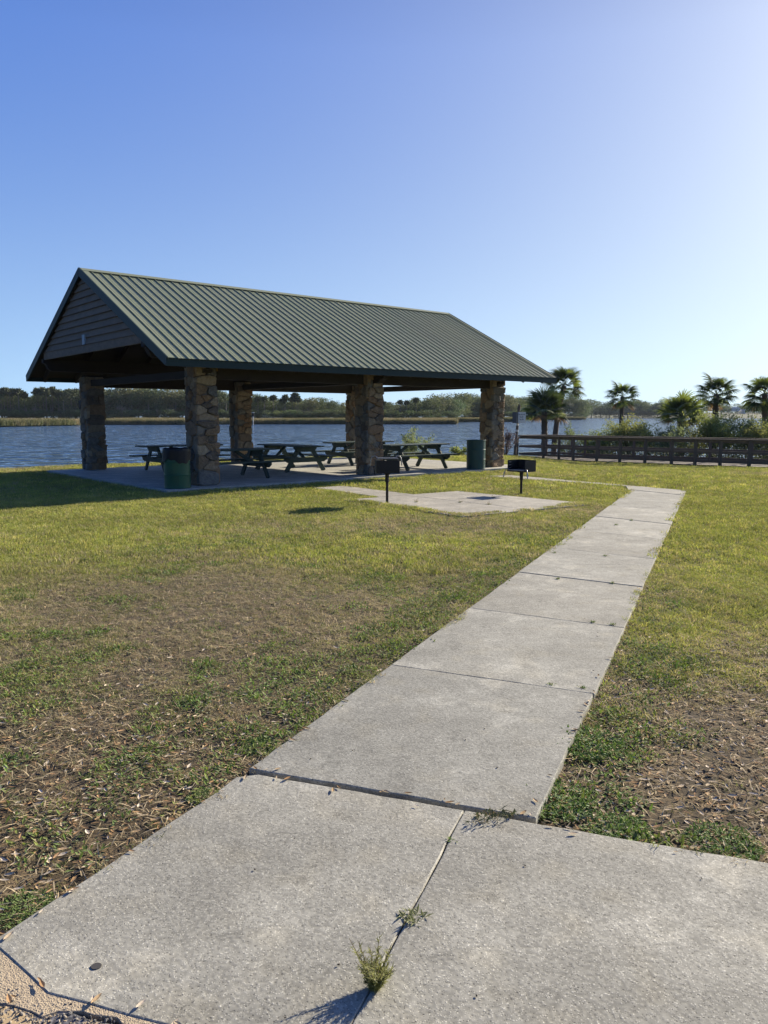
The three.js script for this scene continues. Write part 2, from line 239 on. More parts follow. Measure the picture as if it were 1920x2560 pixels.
{
  const slabs = [], PLd = (i) => 3.399 + i * 1.525, PRd = (i) => 2.945 + i * 1.437, L = (i) => [pathL(PLd(i)), PLd(i)], Rr = (i) => [pathR(PRd(i)), PRd(i)];
  for (let i = 0; i < 9; i++) slabs.push({ poly: [L(i), Rr(i), Rr(i + 1), L(i + 1)], dy: i === 0 ? 0.003 : -0.002 * (i % 3), gap: i === 0 ? 0.012 : 0.005 });
  slabs.push([L(9), Rr(9), [6.70, 16.95], [5.66, 17.95], [5.42, 17.0]]);
  pavement('footpath', 'long grey concrete footpath of square slabs running towards the river', 'footpath', slabs, 0, 0.1, M.concrete, 31);
  const j0 = (x) => 3.0 + (0.336 - x) * 0.395;
  pavement('walkway_apron', 'large grey foreground concrete slabs with a dark joint between them', 'pavement', [
    { poly: [[0.336, 3.028], [-0.575, 3.352], [-0.675, 3.325], [-0.735, 3.18], [-1.23, 2.217], [-0.96, 2.0], [-0.586, 1.884], [-0.146, 1.734]], dy: 0.001, gap: 0.003 },
    { poly: [[0.336, 3.028], [-0.146, 1.734], [0.8, 1.41], [3.6, 0.46], [5.2, 1.35], [1.417, 2.645], [0.63, 2.915]], dy: 0.002, gap: 0.003 }], 0, 0.1, M.concrete, 32);
  const strip = []; for (let i = 0; i < 4; i++) { const a = i / 4, b = (i + 1) / 4, U = (t) => [lerp(6.70, 3.55, t), lerp(16.97, 21.4, t)], D = (t) => [lerp(5.68, 2.75, t), lerp(17.97, 21.15, t)]; strip.push([D(a), U(a), U(b), D(b)]); }
  pavement('pavilion_walk', 'narrow concrete walk from the footpath end to the pavilion floor', 'footpath', strip, -0.004, 0.1, M.concreteWarm, 33);
  const A = [-0.79, 15.04], T = [1.63, 16.85], Rt = [3.93, 14.3], B = [1.3, 12.5], mid = (p, q, t = 0.5) => [lerp(p[0], q[0], t), lerp(p[1], q[1], t)];
  const c = mid(mid(A, T), mid(B, Rt));
  pavement('grill_pad', 'square concrete pad under and between the two black grills', 'pavement', [[A, mid(A, B), c, mid(A, T)], [mid(A, T), c, mid(T, Rt), T], [mid(A, B), B, mid(B, Rt), c], [c, mid(B, Rt), Rt, mid(T, Rt)]], -0.004, 0.1, M.concreteWarm, 34);
  pavement('pad_walk', 'short concrete walk joining the grill pad to the pavilion floor', 'footpath', [[[-0.1, 15.57], [0.62, 16.11], [-0.06, 17.0], [-0.75, 16.47]], [[-0.75, 16.47], [-0.06, 17.0], [-0.95, 18.15], [-1.62, 17.6]]], -0.006, 0.1, M.concreteWarm, 35);
}
// worn asphalt and spilled sand at the near corner
{
  const r = rng(8), poly = [[-1.32, 1.98], [-1.05, 1.99], [-0.94, 1.955], [-0.586, 1.865], [0.8, 1.393], [3.6, 0.44], [3, -0.6], [-1.2, -0.6], [-1.9, 0.9], [-1.5, 1.6]];
  const am = texture(1024, (() => { const n = wrapN(256, 61), m = wrapN(128, 62), b = wrapN(8, 63); return (u, v) => { const s = clamp((b(u, v) * 0.5 + n(u, v) * 0.35 + m(u, v) * 0.35 - 0.5) * 5, 0, 1), k = 0.22 + m(v, u) * 0.3; return [lerp(k, 0.74, s), lerp(k, 0.65, s), lerp(k * 1.05, 0.5, s)]; }; })(), true, 1);
  pavePolys.push(poly);
  tag(mesh('parking_lot', slabGeo(wavy(poly, r, 0.03, 0.08), -0.0045, 0.05, 0.002, 0.004), std({ map: am, bumpMap: am, bumpScale: 0.006, roughness: 0.95 })), 'old pebbly asphalt at the near corner beside the concrete slab', 'asphalt', null, 'structure');
  const sm = texture(256, (u, v) => { const k = 0.8 + (N1(u * 128, v * 128) - 0.5) * 0.5; return [k, k * 0.98, k * 0.94]; }); sm.repeat.set(3, 3); M.sand.map = sm;
  const g = slabGeo(wavy([[-1.75, 2.5], [-1.28, 2.21], [-1.22, 2.25], [-0.945, 2.03], [-0.576, 1.905], [-0.3, 1.8], [-0.57, 1.845], [-0.8, 1.925], [-0.97, 1.935], [-1.14, 1.99], [-1.5, 2.1]], r, 0.035, 0.035), -0.0018, 0.03, 0.001, 0.002); M.sand.bumpMap = sm; M.sand.bumpScale = 0.004;
  const pg = new THREE.IcosahedronGeometry(1, 0), pim = new THREE.InstancedMesh(pg, M.pebble, 5200), m4 = new THREE.Matrix4(), q4 = new THREE.Quaternion(), eu = new THREE.Euler();
  for (let i = 0; i < 5200; i++) { const x = -1.45 + r() * 2.0, d = lerp(1.995, 1.5, r()) - (x + 0.965) * 0.34, z = 0.0022 + r() * r() * 0.0042, t = r(), c = t < 0.4 ? [0.16, 0.155, 0.15] : t < 0.65 ? [0.42, 0.36, 0.27] : t < 0.85 ? [0.3, 0.27, 0.23] : [0.06, 0.06, 0.065]; eu.set(r() * 6, r() * 6, r() * 6); m4.compose(V(x, -0.005 + z * 0.35, -d), q4.setFromEuler(eu), V(z * 1.3, z * 0.8, z)); pim.setMatrixAt(i, m4); pim.setColorAt(i, col(...c)); }
  pim.name = 'pebbles'; shade(pim); scene.add(tag(pim, 'small grey and tan pebbles showing in the worn asphalt at the near corner', 'pebbles', null, 'stuff'));
  tag(mesh('sand', g, M.sand), 'pale yellow sand spilled along the slab edge at the near corner', 'sand', null, 'stuff');
}

// ------------------------------------------------------------------ pavilion
const PHI = 0.863, pavAt = V(-4.2208, 0, -17.42), pavTurn = Math.PI / 2 - PHI;
const pavM = new THREE.Matrix4().makeRotationY(pavTurn).setPosition(pavAt);
const pavPoint = (u, v, y = 0) => V(u, y, -v).applyMatrix4(pavM);
const FLOOR = 0.045;
{
  const q = (u, v) => { const p = pavPoint(u, v); return [p.x, -p.z]; }, slabs = [], us = [-0.98, 3.1, 7.2, 11.45], vs = [-0.45, 3.7, 7.6];
  for (let i = 0; i < 3; i++) for (let j = 0; j < 2; j++) slabs.push({ poly: [q(us[i], vs[j]), q(us[i + 1], vs[j]), q(us[i + 1], vs[j + 1]), q(us[i], vs[j + 1])], dy: 0, gap: 0.003 });
  pavement('pavilion_floor', 'smooth concrete floor slab under the pavilion roof', 'floor', slabs, FLOOR, 0.2, M.slabInside, 36);
}
const pavilion = thing('picnic_pavilion', 'open picnic pavilion with green metal gable roof on six stone columns', 'pavilion', pavAt.toArray(), pavTurn);
const EAVE_Y = 2.80, RIDGE_Y = 5.21, EAVE_V = -1.026, RIDGE_V = 3.7027, U0 = -1.13, U1 = 11.69, RUN = RIDGE_V - EAVE_V, SLOPE = Math.atan2(RIDGE_Y - EAVE_Y, RUN), SLEN = Math.hypot(RUN, RIDGE_Y - EAVE_Y);
function voronoi(W, H, n, r) {
  let pts = []; for (let i = 0; i < n; i++) pts.push([r() * W, r() * H]);
  const cell = (i) => { let poly = [[0, 0], [W, 0], [W, H], [0, H]]; for (let j = 0; j < pts.length && poly.length; j++) if (j !== i) { const mx = (pts[i][0] + pts[j][0]) / 2, my = (pts[i][1] + pts[j][1]) / 2, nx = pts[j][0] - pts[i][0], ny = pts[j][1] - pts[i][1], out = [], side = (p) => (p[0] - mx) * nx + (p[1] - my) * ny; for (let k = 0; k < poly.length; k++) { const a = poly[k], b = poly[(k + 1) % poly.length], sa = side(a), sb = side(b); if (sa <= 0) out.push(a); if ((sa < 0) !== (sb < 0) && sa !== sb) { const t = sa / (sa - sb); out.push([lerp(a[0], b[0], t), lerp(a[1], b[1], t)]); } } poly = out; } return poly; };
  for (let it = 0; it < 2; it++) pts = pts.map((p, i) => { const c = cell(i); return c.length ? [c.reduce((s, q) => s + q[0], 0) / c.length, c.reduce((s, q) => s + q[1], 0) / c.length] : p; });
  return pts.map((p, i) => cell(i)).filter((c) => c.length > 2);
}
function stoneGeo(poly, r, W) {
  let c = [0, 0]; poly.forEach((p) => { c[0] += p[0] / poly.length; c[1] += p[1] / poly.length; });
  // drop very short edges, round the corners a little
  let p = poly.filter((a, i) => { const b = poly[(i + 1) % poly.length]; return Math.hypot(a[0] - b[0], a[1] - b[1]) > 0.025; }); if (p.length < 3) p = poly;
  const pts = []; p.forEach((a, i) => { const b = p[(i + 1) % p.length]; for (const t of [0.14, 0.5, 0.86]) pts.push([lerp(a[0], b[0], t) + (r() - 0.5) * 0.016, lerp(a[1], b[1], t) + (r() - 0.5) * 0.016]); });
  const dep = 0.02 + r() * 0.065, tilt = [(r() - 0.5) * 0.2, (r() - 0.5) * 0.16];
  const ring = (s, z, j) => pts.map((q) => { const l = Math.hypot(q[0] - c[0], q[1] - c[1]), k = Math.max(0.2, (l - s) / l); return [c[0] + (q[0] - c[0]) * k, c[1] + (q[1] - c[1]) * k, z + (r() - 0.5) * j + (q[0] - c[0]) * tilt[0] + (q[1] - c[1]) * tilt[1]]; });
  const rs = [ring(0.006, -0.05, 0), ring(0.006, dep * 0.55, 0.008), ring(0.017, dep, 0.016), ring(0.06, dep + 0.003, 0.022)], v = [], n = pts.length;
  for (let k = 0; k < rs.length - 1; k++) for (let i = 0; i < n; i++) { const j = (i + 1) % n; v.push(...rs[k][i], ...rs[k][j], ...rs[k + 1][i], ...rs[k][j], ...rs[k + 1][j], ...rs[k + 1][i]); }
  const m = [c[0], c[1], dep + (r() - 0.3) * 0.012], l = rs[rs.length - 1]; for (let i = 0; i < n; i++) v.push(...l[i], ...l[(i + 1) % n], ...m);
  const g = tri(v), uv = []; for (let i = 0; i < v.length; i += 3) uv.push(v[i] * 1.6 + c[0] * 3 + W, v[i + 1] * 1.6 + c[1]); g.setAttribute('uv', new THREE.Float32BufferAttribute(uv, 2)); return g;
}
{
  const COL = 0.55, CORE = 0.46, CH = 2.72, r = rng(404);
  let cnt = 0;
  for (let row = 0; row < 2; row++) for (let i = 0; i < 3; i++) {
    const c = new THREE.Group(); c.name = 'column'; c.position.set(i * 4.989 + COL / 2, FLOOR, -(row * 6.855 + COL / 2)); pavilion.add(c);
    mesh('mortar_core', box(CORE, CH, CORE, 0, CH / 2, 0), M.mortar, c);
    for (let f = 0; f < 4; f++) {
      const W = CORE + 0.075, geos = [];
      const st = f % 2 ? 1.0 : 1.65; for (const cell of voronoi(W, CH * st, 22 + Math.floor(r() * 5), r)) { const poly = cell.map((q) => [q[0], q[1] / st]);
        const sg = stoneGeo(poly, r, f).translate(-W / 2, 0, CORE / 2 - 0.004).rotateY([0, -Math.PI / 2, Math.PI / 2, Math.PI][f]);
        if (f < 2) { mesh('stone', sg, M.stones[Math.floor(Math.pow(r(), 1.15) * 8)], c); cnt++; } else geos.push(sg);
      }
      if (geos.length) { const m = mesh('stone_facing', merge(geos), M.stones[f === 2 ? 5 : 0], c); m.userData.kind = 'stuff'; }
    }
  }
  // roof panels with standing ribs
  const w = (U1 - U0) / 55, s = new THREE.Shape();
  [[0, 0], [0.007, 0.023], [0.024, 0.023], [0.031, 0], [0.095, 0], [0.1, 0.003], [0.112, 0.003], [0.117, 0], [0.16, 0], [0.165, 0.003], [0.177, 0.003], [0.182, 0], [w - 0.0008, 0], [w - 0.0008, -0.005], [0, -0.005]].forEach((p, i) => (i ? s.lineTo(...p) : s.moveTo(...p)));
  const panel = new THREE.ExtrudeGeometry(s, { depth: SLEN + 0.03, bevelEnabled: false }); // z from ridge (0) to eave
  const roofs = [[1, 1, 1], [0.95, 0.955, 0.96], [1.05, 1.04, 1.02], [0.98, 1.0, 0.96]].map((c) => { const m = M.roof.clone(); m.color.multiply(col(...c)); return m; }), rr = rng(606);
  const roof = new THREE.Group(); roof.name = 'roof'; pavilion.add(roof);
  for (let side = 0; side < 2; side++) for (let k = 0; k < 55; k++) { const m = mesh('roof_panel', panel, roofs[Math.floor(rr() * 4)], roof); m.position.set(U0 + k * w, RIDGE_Y, -RIDGE_V); if (side) { m.position.x = U0 + (k + 1) * w; m.rotation.set(SLOPE, Math.PI, 0, 'YXZ'); } else m.rotation.x = SLOPE; }
  const slopeBox = (name, wx, wy, s0, s1, x, off, mat, side, parent = roof) => { const g = box(wx, wy, s1 - s0, 0, off, (s0 + s1) / 2); const m = mesh(name, g, mat, parent); m.position.set(x, RIDGE_Y, -RIDGE_V); if (side) m.rotation.set(SLOPE, Math.PI, 0, 'YXZ'); else m.rotation.x = SLOPE; return m; };
  for (const side of [0, 1]) {
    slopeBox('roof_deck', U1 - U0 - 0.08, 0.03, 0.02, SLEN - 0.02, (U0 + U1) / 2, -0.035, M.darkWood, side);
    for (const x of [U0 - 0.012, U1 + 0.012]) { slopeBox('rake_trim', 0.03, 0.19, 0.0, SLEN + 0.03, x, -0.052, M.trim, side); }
    slopeBox('rake_cap', 0.17, 0.006, 0.0, SLEN + 0.03, U0 + 0.072, 0.0265, M.roof, side);
    slopeBox('rake_cap', 0.12, 0.006, 0.0, SLEN + 0.03, U1 - 0.05, 0.0265, M.roof, side);
    slopeBox('ridge_cap', U1 - U0 + 0.06, 0.008, -0.004, 0.17, (U0 + U1) / 2, 0.034, M.roof, side);
    const f = mesh('eave_fascia', box(U1 - U0 + 0.06, 0.15, 0.03), M.trim, roof); f.position.set((U0 + U1) / 2, EAVE_Y - 0.082, side ? -(2 * RIDGE_V - EAVE_V) - 0.012 : -EAVE_V + 0.012);
    const dp = mesh('drip_edge', box(U1 - U0 + 0.06, 0.012, 0.07), M.trim, roof); dp.position.set((U0 + U1) / 2, EAVE_Y - 0.002, side ? -(2 * RIDGE_V - EAVE_V) - 0.03 : -EAVE_V + 0.03);
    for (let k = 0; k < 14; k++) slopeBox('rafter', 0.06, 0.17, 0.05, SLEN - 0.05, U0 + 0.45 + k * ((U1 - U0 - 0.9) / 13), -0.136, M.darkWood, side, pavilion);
  }
  // long beams on the columns, outrigger purlins with shaped ends, tie beams
  const ogee = (len, hgt, wid) => { const sh = new THREE.Shape(); sh.moveTo(0, hgt); sh.lineTo(len, hgt); sh.lineTo(len, 0); sh.lineTo(0.26, 0); sh.quadraticCurveTo(0.12, 0.02, 0.1, hgt * 0.42); sh.quadraticCurveTo(0.07, hgt * 0.62, 0, hgt * 0.66); sh.closePath(); return new THREE.ExtrudeGeometry(sh, { depth: wid, bevelEnabled: true, bevelSize: 0.004, bevelThickness: 0.004, bevelSegments: 1 }).translate(0, 0, -wid / 2); };
  for (const v of [0.275, 7.13]) {
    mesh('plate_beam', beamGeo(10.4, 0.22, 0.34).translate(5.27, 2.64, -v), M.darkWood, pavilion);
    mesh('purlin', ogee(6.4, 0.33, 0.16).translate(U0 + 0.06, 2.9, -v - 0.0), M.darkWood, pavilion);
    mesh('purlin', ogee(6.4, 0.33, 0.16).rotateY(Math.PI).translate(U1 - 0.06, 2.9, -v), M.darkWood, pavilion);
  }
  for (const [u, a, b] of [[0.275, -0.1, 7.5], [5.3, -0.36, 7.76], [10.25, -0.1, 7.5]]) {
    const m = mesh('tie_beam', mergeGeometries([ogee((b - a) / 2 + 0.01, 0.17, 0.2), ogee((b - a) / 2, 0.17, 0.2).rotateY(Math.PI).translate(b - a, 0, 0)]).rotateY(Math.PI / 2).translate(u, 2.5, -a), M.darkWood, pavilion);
  }
  // gable walls of lapped boards
  const gv = (y) => RIDGE_V - (RIDGE_Y - 0.16 - y) / Math.tan(SLOPE);
  for (const [U, dir] of [[U0 + 0.12, -1], [U1 - 0.12, 1]]) {
    const gw = new THREE.Group(); gw.name = 'gable_wall'; pavilion.add(gw);
    const y0 = 3.4, n = 10, hb = (RIDGE_Y - 0.17 - y0) / n;
    for (let k = 0; k < n; k++) {
      const a = y0 + k * hb, b = Math.min(a + hb + 0.012, RIDGE_Y - 0.165), va = gv(a), vb = gv(b), s2 = new THREE.Shape();
      s2.moveTo(-va, a); s2.lineTo(-(2 * RIDGE_V - va), a); s2.lineTo(-(2 * RIDGE_V - vb), b); s2.lineTo(-vb, b); s2.closePath();
      const g = new THREE.ExtrudeGeometry(s2, { depth: 0.026, bevelEnabled: false }).rotateY(-Math.PI / 2);   // shape x -> z, faces -x
      const p = g.attributes.position; for (let q = 0; q < p.count; q++) p.setX(q, p.getX(q) * 1 + dir * (0.045 * (1 - (p.getY(q) - a) / (b - a))));
      g.translate(U, 0, 0); const uv = g.attributes.uv; for (let q = 0; q < uv.count; q++) uv.setXY(q, uv.getX(q) * 0.4 + k * 0.37, uv.getY(q) * 0.9 + k * 0.13); g.computeVertexNormals();
      mesh('siding_board', g, M.siding, gw);
    }
    mesh('bottom_board', beamGeo(6.7, 0.05, 0.2).rotateY(Math.PI / 2).translate(U + dir * 0.022, 3.3, -RIDGE_V), M.siding, gw);
    mesh('backing', box(0.02, 0.02, 6.9, U - dir * 0.02, 3.42, -RIDGE_V), M.darkWood, gw);
  }
  const ju = mesh('junction_box', box(0.05, 0.24, 0.17, U0 + 0.055, 3.52, -3.76), M.plate, pavilion); ju.userData.label = 'pale grey-blue electrical box on the gable boards';
}

// ------------------------------------------------------------------ picnic tables
const pavTurned = (u, v, y, label, proto) => { const p = pavPoint(u, v, y); return copyOf(proto, label, p.toArray(), pavTurn); };
const T0 = pavPoint(2.08, 5.17, FLOOR);
const table = thing('picnic_table', 'green wooden picnic table behind the bagged drum, nearest the river side column', 'picnic table', T0.toArray(), pavTurn, 'picnic tables under the pavilion roof');
{
  const L = 2.44;
  for (let k = 0; k < 5; k++) mesh('table_plank', beamGeo(L, 0.142, 0.038).translate(0, 0.725, -0.3 + k * 0.15), M.darkGreenWood, table);
  for (const s of [-1, 1]) for (const k of [0, 1]) mesh('seat_plank', beamGeo(L, 0.138, 0.038).translate(0, 0.43, s * (0.585 + k * 0.146)), M.darkGreenWood, table);
  const clipped = (w, h, c, d) => { const s = new THREE.Shape(); s.moveTo(-w / 2, h); s.lineTo(w / 2, h); s.lineTo(w / 2, h * 0.55); s.lineTo(w / 2 - c, 0); s.lineTo(-w / 2 + c, 0); s.lineTo(-w / 2, h * 0.55); s.closePath(); return new THREE.ExtrudeGeometry(s, { depth: d, bevelEnabled: false }).translate(0, 0, -d / 2).rotateY(Math.PI / 2); };
  for (const x of [-0.83, 0.83]) {
    const i = -Math.sign(x);
    mesh('top_cleat', clipped(0.72, 0.135, 0.1, 0.04).translate(x, 0.57, 0), M.darkGreenWood, table);
    mesh('seat_support', clipped(1.5, 0.14, 0.12, 0.04).translate(x, 0.27, 0), M.darkGreenWood, table);
    for (const s of [-1, 1]) mesh('leg', boardBetween(V(x + i * 0.041, 0.0, s * 0.66), V(x + i * 0.041, 0.70, s * 0.2), 0.04, 0.135, V(0, 0.55, s * 0.83)), M.darkGreenWood, table);
    mesh('brace', boardBetween(V(x + i * 0.03, 0.34, 0.0), V(x + i * 0.6, 0.69, 0.0), 0.04, 0.09, V(-i, 1, 0)), M.darkGreenWood, table);
  }
}
pavTurned(1.65, 1.59, FLOOR, 'dark picnic table partly hidden behind the nearest stone column', table);
{ const p = pavPoint(4.55, 3.1, FLOOR); copyOf(table, 'picnic table turned crosswise in the middle of the pavilion floor', p.toArray(), pavTurn + Math.PI / 2); }
pavTurned(7.98, 4.12, FLOOR, 'farther picnic table seen on both sides of the middle front column', table);
pavTurned(7.76, 1.23, FLOOR, 'picnic table in sun and shade between middle column and teal drum', table);

// ------------------------------------------------------------------ drums
function drumGeo() { const p = [[0, 0.0], [0.285, 0.0], [0.292, 0.012], [0.292, 0.03], [0.283, 0.035], [0.283, 0.28], [0.293, 0.292], [0.293, 0.302], [0.283, 0.314], [0.283, 0.565], [0.293, 0.577], [0.293, 0.587], [0.283, 0.6], [0.283, 0.66], [0.287, 0.67], [0.283, 0.68], [0.283, 0.7], [0.287, 0.71], [0.283, 0.72], [0.283, 0.845], [0.293, 0.85], [0.293, 0.872], [0.285, 0.876], [0.272, 0.872], [0.272, 0.2], [0, 0.2]]; return new THREE.LatheGeometry(p.map((q) => new THREE.Vector2(...q)), 40); }
{
  const q = pavPoint(-0.53, 0.14 - 0.2, FLOOR), d = thing('trash_drum', 'bright green steel drum lined with a black bag beside the nearest column', 'trash can', q.toArray(), 0.4);
  mesh('drum', drumGeo(), M.drum, d);
  const r = rng(12), g = new THREE.LatheGeometry([[0.262, 0.45], [0.262, 0.868], [0.275, 0.885], [0.302, 0.872], [0.306, 0.8], [0.303, 0.66], [0.309, 0.6]].map((a) => new THREE.Vector2(...a)), 48), p = g.attributes.position;
  for (let i = 0; i < p.count; i++) { const a = Math.atan2(p.getZ(i), p.getX(i)), h = p.getY(i), k = 1 + (h < 0.87 && Math.hypot(p.getX(i), p.getZ(i)) > 0.29 ? 0.016 * Math.sin(a * 9 + h * 8) + 0.012 * Math.sin(a * 23 - h * 20) : 0); p.setXYZ(i, p.getX(i) * k, h + (h < 0.62 && h > 0.5 ? 0.05 * Math.sin(a * 3 + 1) + 0.02 * Math.sin(a * 11) : 0.008 * Math.sin(a * 7)), p.getZ(i) * k); }
  g.computeVertexNormals(); mesh('bag_liner', g, M.bag, d).userData.label = 'black plastic bag folded over the drum rim';
  const q2 = pavPoint(9.06, -0.16, FLOOR), e = thing('trash_drum', 'dark teal steel drum without a bag beside the far front column', 'trash can', q2.toArray(), 1.1);
  mesh('drum', drumGeo().scale(0.99, 1, 0.99), M.drumTeal, e);
}

// ------------------------------------------------------------------ pedestal grills
function grill(pos, turn, label, top, W, raise) {
  const o = thing('pedestal_grill', label, 'barbecue grill', pos, turn, 'pedestal grills on the concrete pad');
  const D = 0.36, Hh = 0.24, y = top - Hh, t = 0.006;
  mesh('post', merge([new THREE.CylinderGeometry(0.026, 0.026, y + 0.08, 14).translate(0, (y - 0.08) / 2, 0)]), M.black, o);
  mesh('swivel_sleeve', new THREE.CylinderGeometry(0.038, 0.036, 0.16, 14).translate(0, y - 0.1, 0), M.black, o);
  mesh('support_plate', merge([box(0.12, 0.012, 0.12, 0, y - 0.014, 0), box(0.01, 0.06, 0.11, 0, y - 0.05, 0)]), M.black, o);
  const fb = mesh('firebox', merge([box(W, Hh, t, 0, y + Hh / 2, -D / 2), box(t, Hh, D, -W / 2, y + Hh / 2, 0), box(t, Hh, D, W / 2, y + Hh / 2, 0), box(W, t, D, 0, y + 0.002, 0), box(W + 0.02, 0.03, t, 0, y + 0.016, D / 2)]), M.black, o);
  for (const s of [-1, 1]) { const g = []; for (let k = 0; k < 3; k++) g.push(box(0.012, 0.016, 0.07, s * (W / 2 - 0.012), y + 0.075 + k * 0.06, D / 2 - 0.06)); mesh('grate_ledge', merge(g), M.steel, fb); }
  const gy = y + raise, gr = []; for (let k = 0; k < 15; k++) gr.push(new THREE.CylinderGeometry(0.006, 0.006, D + 0.02, 8).rotateX(Math.PI / 2).translate(-W / 2 + 0.03 + k * (W - 0.06) / 14, gy, 0)); for (const z of [-0.15, 0.15]) gr.push(new THREE.CylinderGeometry(0.007, 0.007, W - 0.03, 8).rotateZ(Math.PI / 2).translate(0, gy - 0.01, z));
  mesh('cooking_grate', merge(gr), M.steel, o);
  for (const s of [-1, 1]) mesh('grate_handle', tube([V(s * (W / 2 - 0.04), gy, 0.16), V(s * (W / 2 + 0.0), gy + 0.03, 0.17), V(s * (W / 2 + 0.055), gy + 0.01, 0.18), V(s * (W / 2 + 0.075), gy - 0.06, 0.19), V(s * (W / 2 + 0.09), gy - 0.16, 0.2)], [0.007, 0.007, 0.01, 0.014, 0.012], 8), M.steel, o);
  return o;
}
grill([0.059, 0, -14.47], Math.PI + 0.1, 'nearer black pedestal grill with grate on top, left of the pad', 0.81, 0.43, 0.28);
grill([2.9, -0.01, -16.2], -0.85, 'farther black pedestal grill with open firebox at the pad rear', 0.72, 0.46, 0.03);

// ------------------------------------------------------------------ boardwalk
const ray = (px, py, d) => { const c = Math.cos(0.1242), s = Math.sin(0.1242), a = (px - 960) / 1923, b = (1280 - py) / 1923; const f = c + b * s, k = d / f; return V(a * k, 1.63 + (b * c - s) * k, -d); };
const rowX = (px) => (px - 960) / 1923;
const onLine = (px, p, q) => { const m = rowX(px), c = Math.cos(0.1242); const dx = q[0] - p[0], dd = q[1] - p[1]; let t = 0.5; for (let i = 0; i < 30; i++) { const x = p[0] + dx * t, d = p[1] + dd * t, yv = 1.0, z = d * c + (1.63 - yv) * 0.1239, e = x / z - m; const t2 = t + 1e-4, x2 = p[0] + dx * t2, d2 = p[1] + dd * t2, e2 = x2 / (d2 * c + (1.63 - yv) * 0.1239) - m; t -= e / ((e2 - e) / 1e-4); } return [p[0] + dx * t, p[1] + dd * t]; };
{
  const bw = thing('boardwalk', 'weathered wooden boardwalk with post and rail fence along the lawn edge', 'boardwalk');
  const B0 = [6.35, 36.2], B1 = [8.35, 33.6], B2 = [15.6, 28.05], B3 = [34, 14], DK = -0.28;
  const dir = (p, q) => { const l = Math.hypot(q[0] - p[0], q[1] - p[1]); return [(q[0] - p[0]) / l, (q[1] - p[1]) / l]; };
  const nrm = (p, q) => { const e = dir(p, q); return [-e[1], e[0]]; };
  const off = (p, n, k) => [p[0] + n[0] * k, p[1] + n[1] * k];
  const n1 = nrm(B0, B1).map((v) => -v * -1), n2 = nrm(B1, B2), W = 1.9;
  const C1 = off(B1, [(n1[0] + n2[0]) / 2, (n1[1] + n2[1]) / 2], W * 1.06), C0 = off(B0, n1, W), C3 = off(B3, n2, W);
  const post = (p, y0, y1, w, mat) => mesh('post', box(w, y1 - y0, w, p[0], (y0 + y1) / 2, -p[1]), mat, bw);
  const rail = (name, p, q, y, w, h, mat) => mesh(name, boardBetween(V(p[0], y, -p[1]), V(q[0], y, -q[1]), w, h), mat, bw);
  const frontPx = [1294, 1360, 1399], frontPx2 = [1435, 1494, 1552, 1615, 1682, 1741, 1804, 1877];
  const F1 = frontPx.map((x) => onLine(x, B0, B1)), F2 = frontPx2.map((x) => onLine(x, B1, B2)); const st = [F2[7][0] - F2[6][0], F2[7][1] - F2[6][1]], F3 = [1, 2, 3, 4].map((k) => [F2[7][0] + st[0] * k * 1.05, F2[7][1] + st[1] * k * 1.05]);
  for (const p of [...F1, ...F2, ...F3]) post(p, DK - 0.55, DK + 0.978, 0.105, M.greyWood);
  const backSeg = [[C0, C1, 4], [C1, C3, 20]];
  for (const [p, q, n] of backSeg) for (let k = 0; k < n; k++) post([lerp(p[0], q[0], k / n), lerp(p[1], q[1], k / n)], DK - 0.6, DK + 0.978, 0.095, M.greyWood);
  const segs = [[B0, B1], [B1, B3]], backs = [[C0, C1], [C1, C3], [B0, C0]];
  for (const [p, q] of segs) { rail('cap_rail', p, q, DK + 1.0, 0.19, 0.042, M.greyWood); rail('top_rail', p, q, DK + 0.915, 0.04, 0.1, M.greyWood); rail('mid_rail', p, q, DK + 0.5, 0.04, 0.1, M.greyWood); rail('low_rail', p, q, DK + 0.15, 0.04, 0.1, M.greyWood); rail('rim_joist', p, q, DK - 0.2, 0.05, 0.28, M.greyWood); }
  for (const [p, q] of backs) { rail('cap_rail', p, q, DK + 1.0, 0.19, 0.042, M.greyWood); rail('top_rail', p, q, DK + 0.915, 0.042, 0.12, M.greyWood); rail('mid_rail', p, q, DK + 0.5, 0.04, 0.1, M.greyWood); rail('low_rail', p, q, DK + 0.15, 0.04, 0.1, M.greyWood); rail('rim_joist', p, q, DK - 0.2, 0.05, 0.28, M.greyWood); }
  const boards = []; const lay = (p, q, p2, q2) => { const L = Math.hypot(q[0] - p[0], q[1] - p[1]), n = Math.floor(L / 0.148); for (let k = 0; k < n; k++) { const t = (k + 0.5) / n, a = [lerp(p[0], q[0], t), lerp(p[1], q[1], t)], b = [lerp(p2[0], q2[0], t), lerp(p2[1], q2[1], t)]; boards.push(boardBetween(V(a[0], DK - 0.02 + (k % 3) * 0.0015, -a[1]), V(b[0], DK - 0.02 + (k % 3) * 0.0015, -b[1]), 0.138, 0.038)); } };
  lay(B0, B1, C0, C1); lay(B1, B3, C1, C3);
  const dk = mesh('deck_boards', merge(boards), M.greyWood, bw); dk.userData.kind = 'stuff';
}
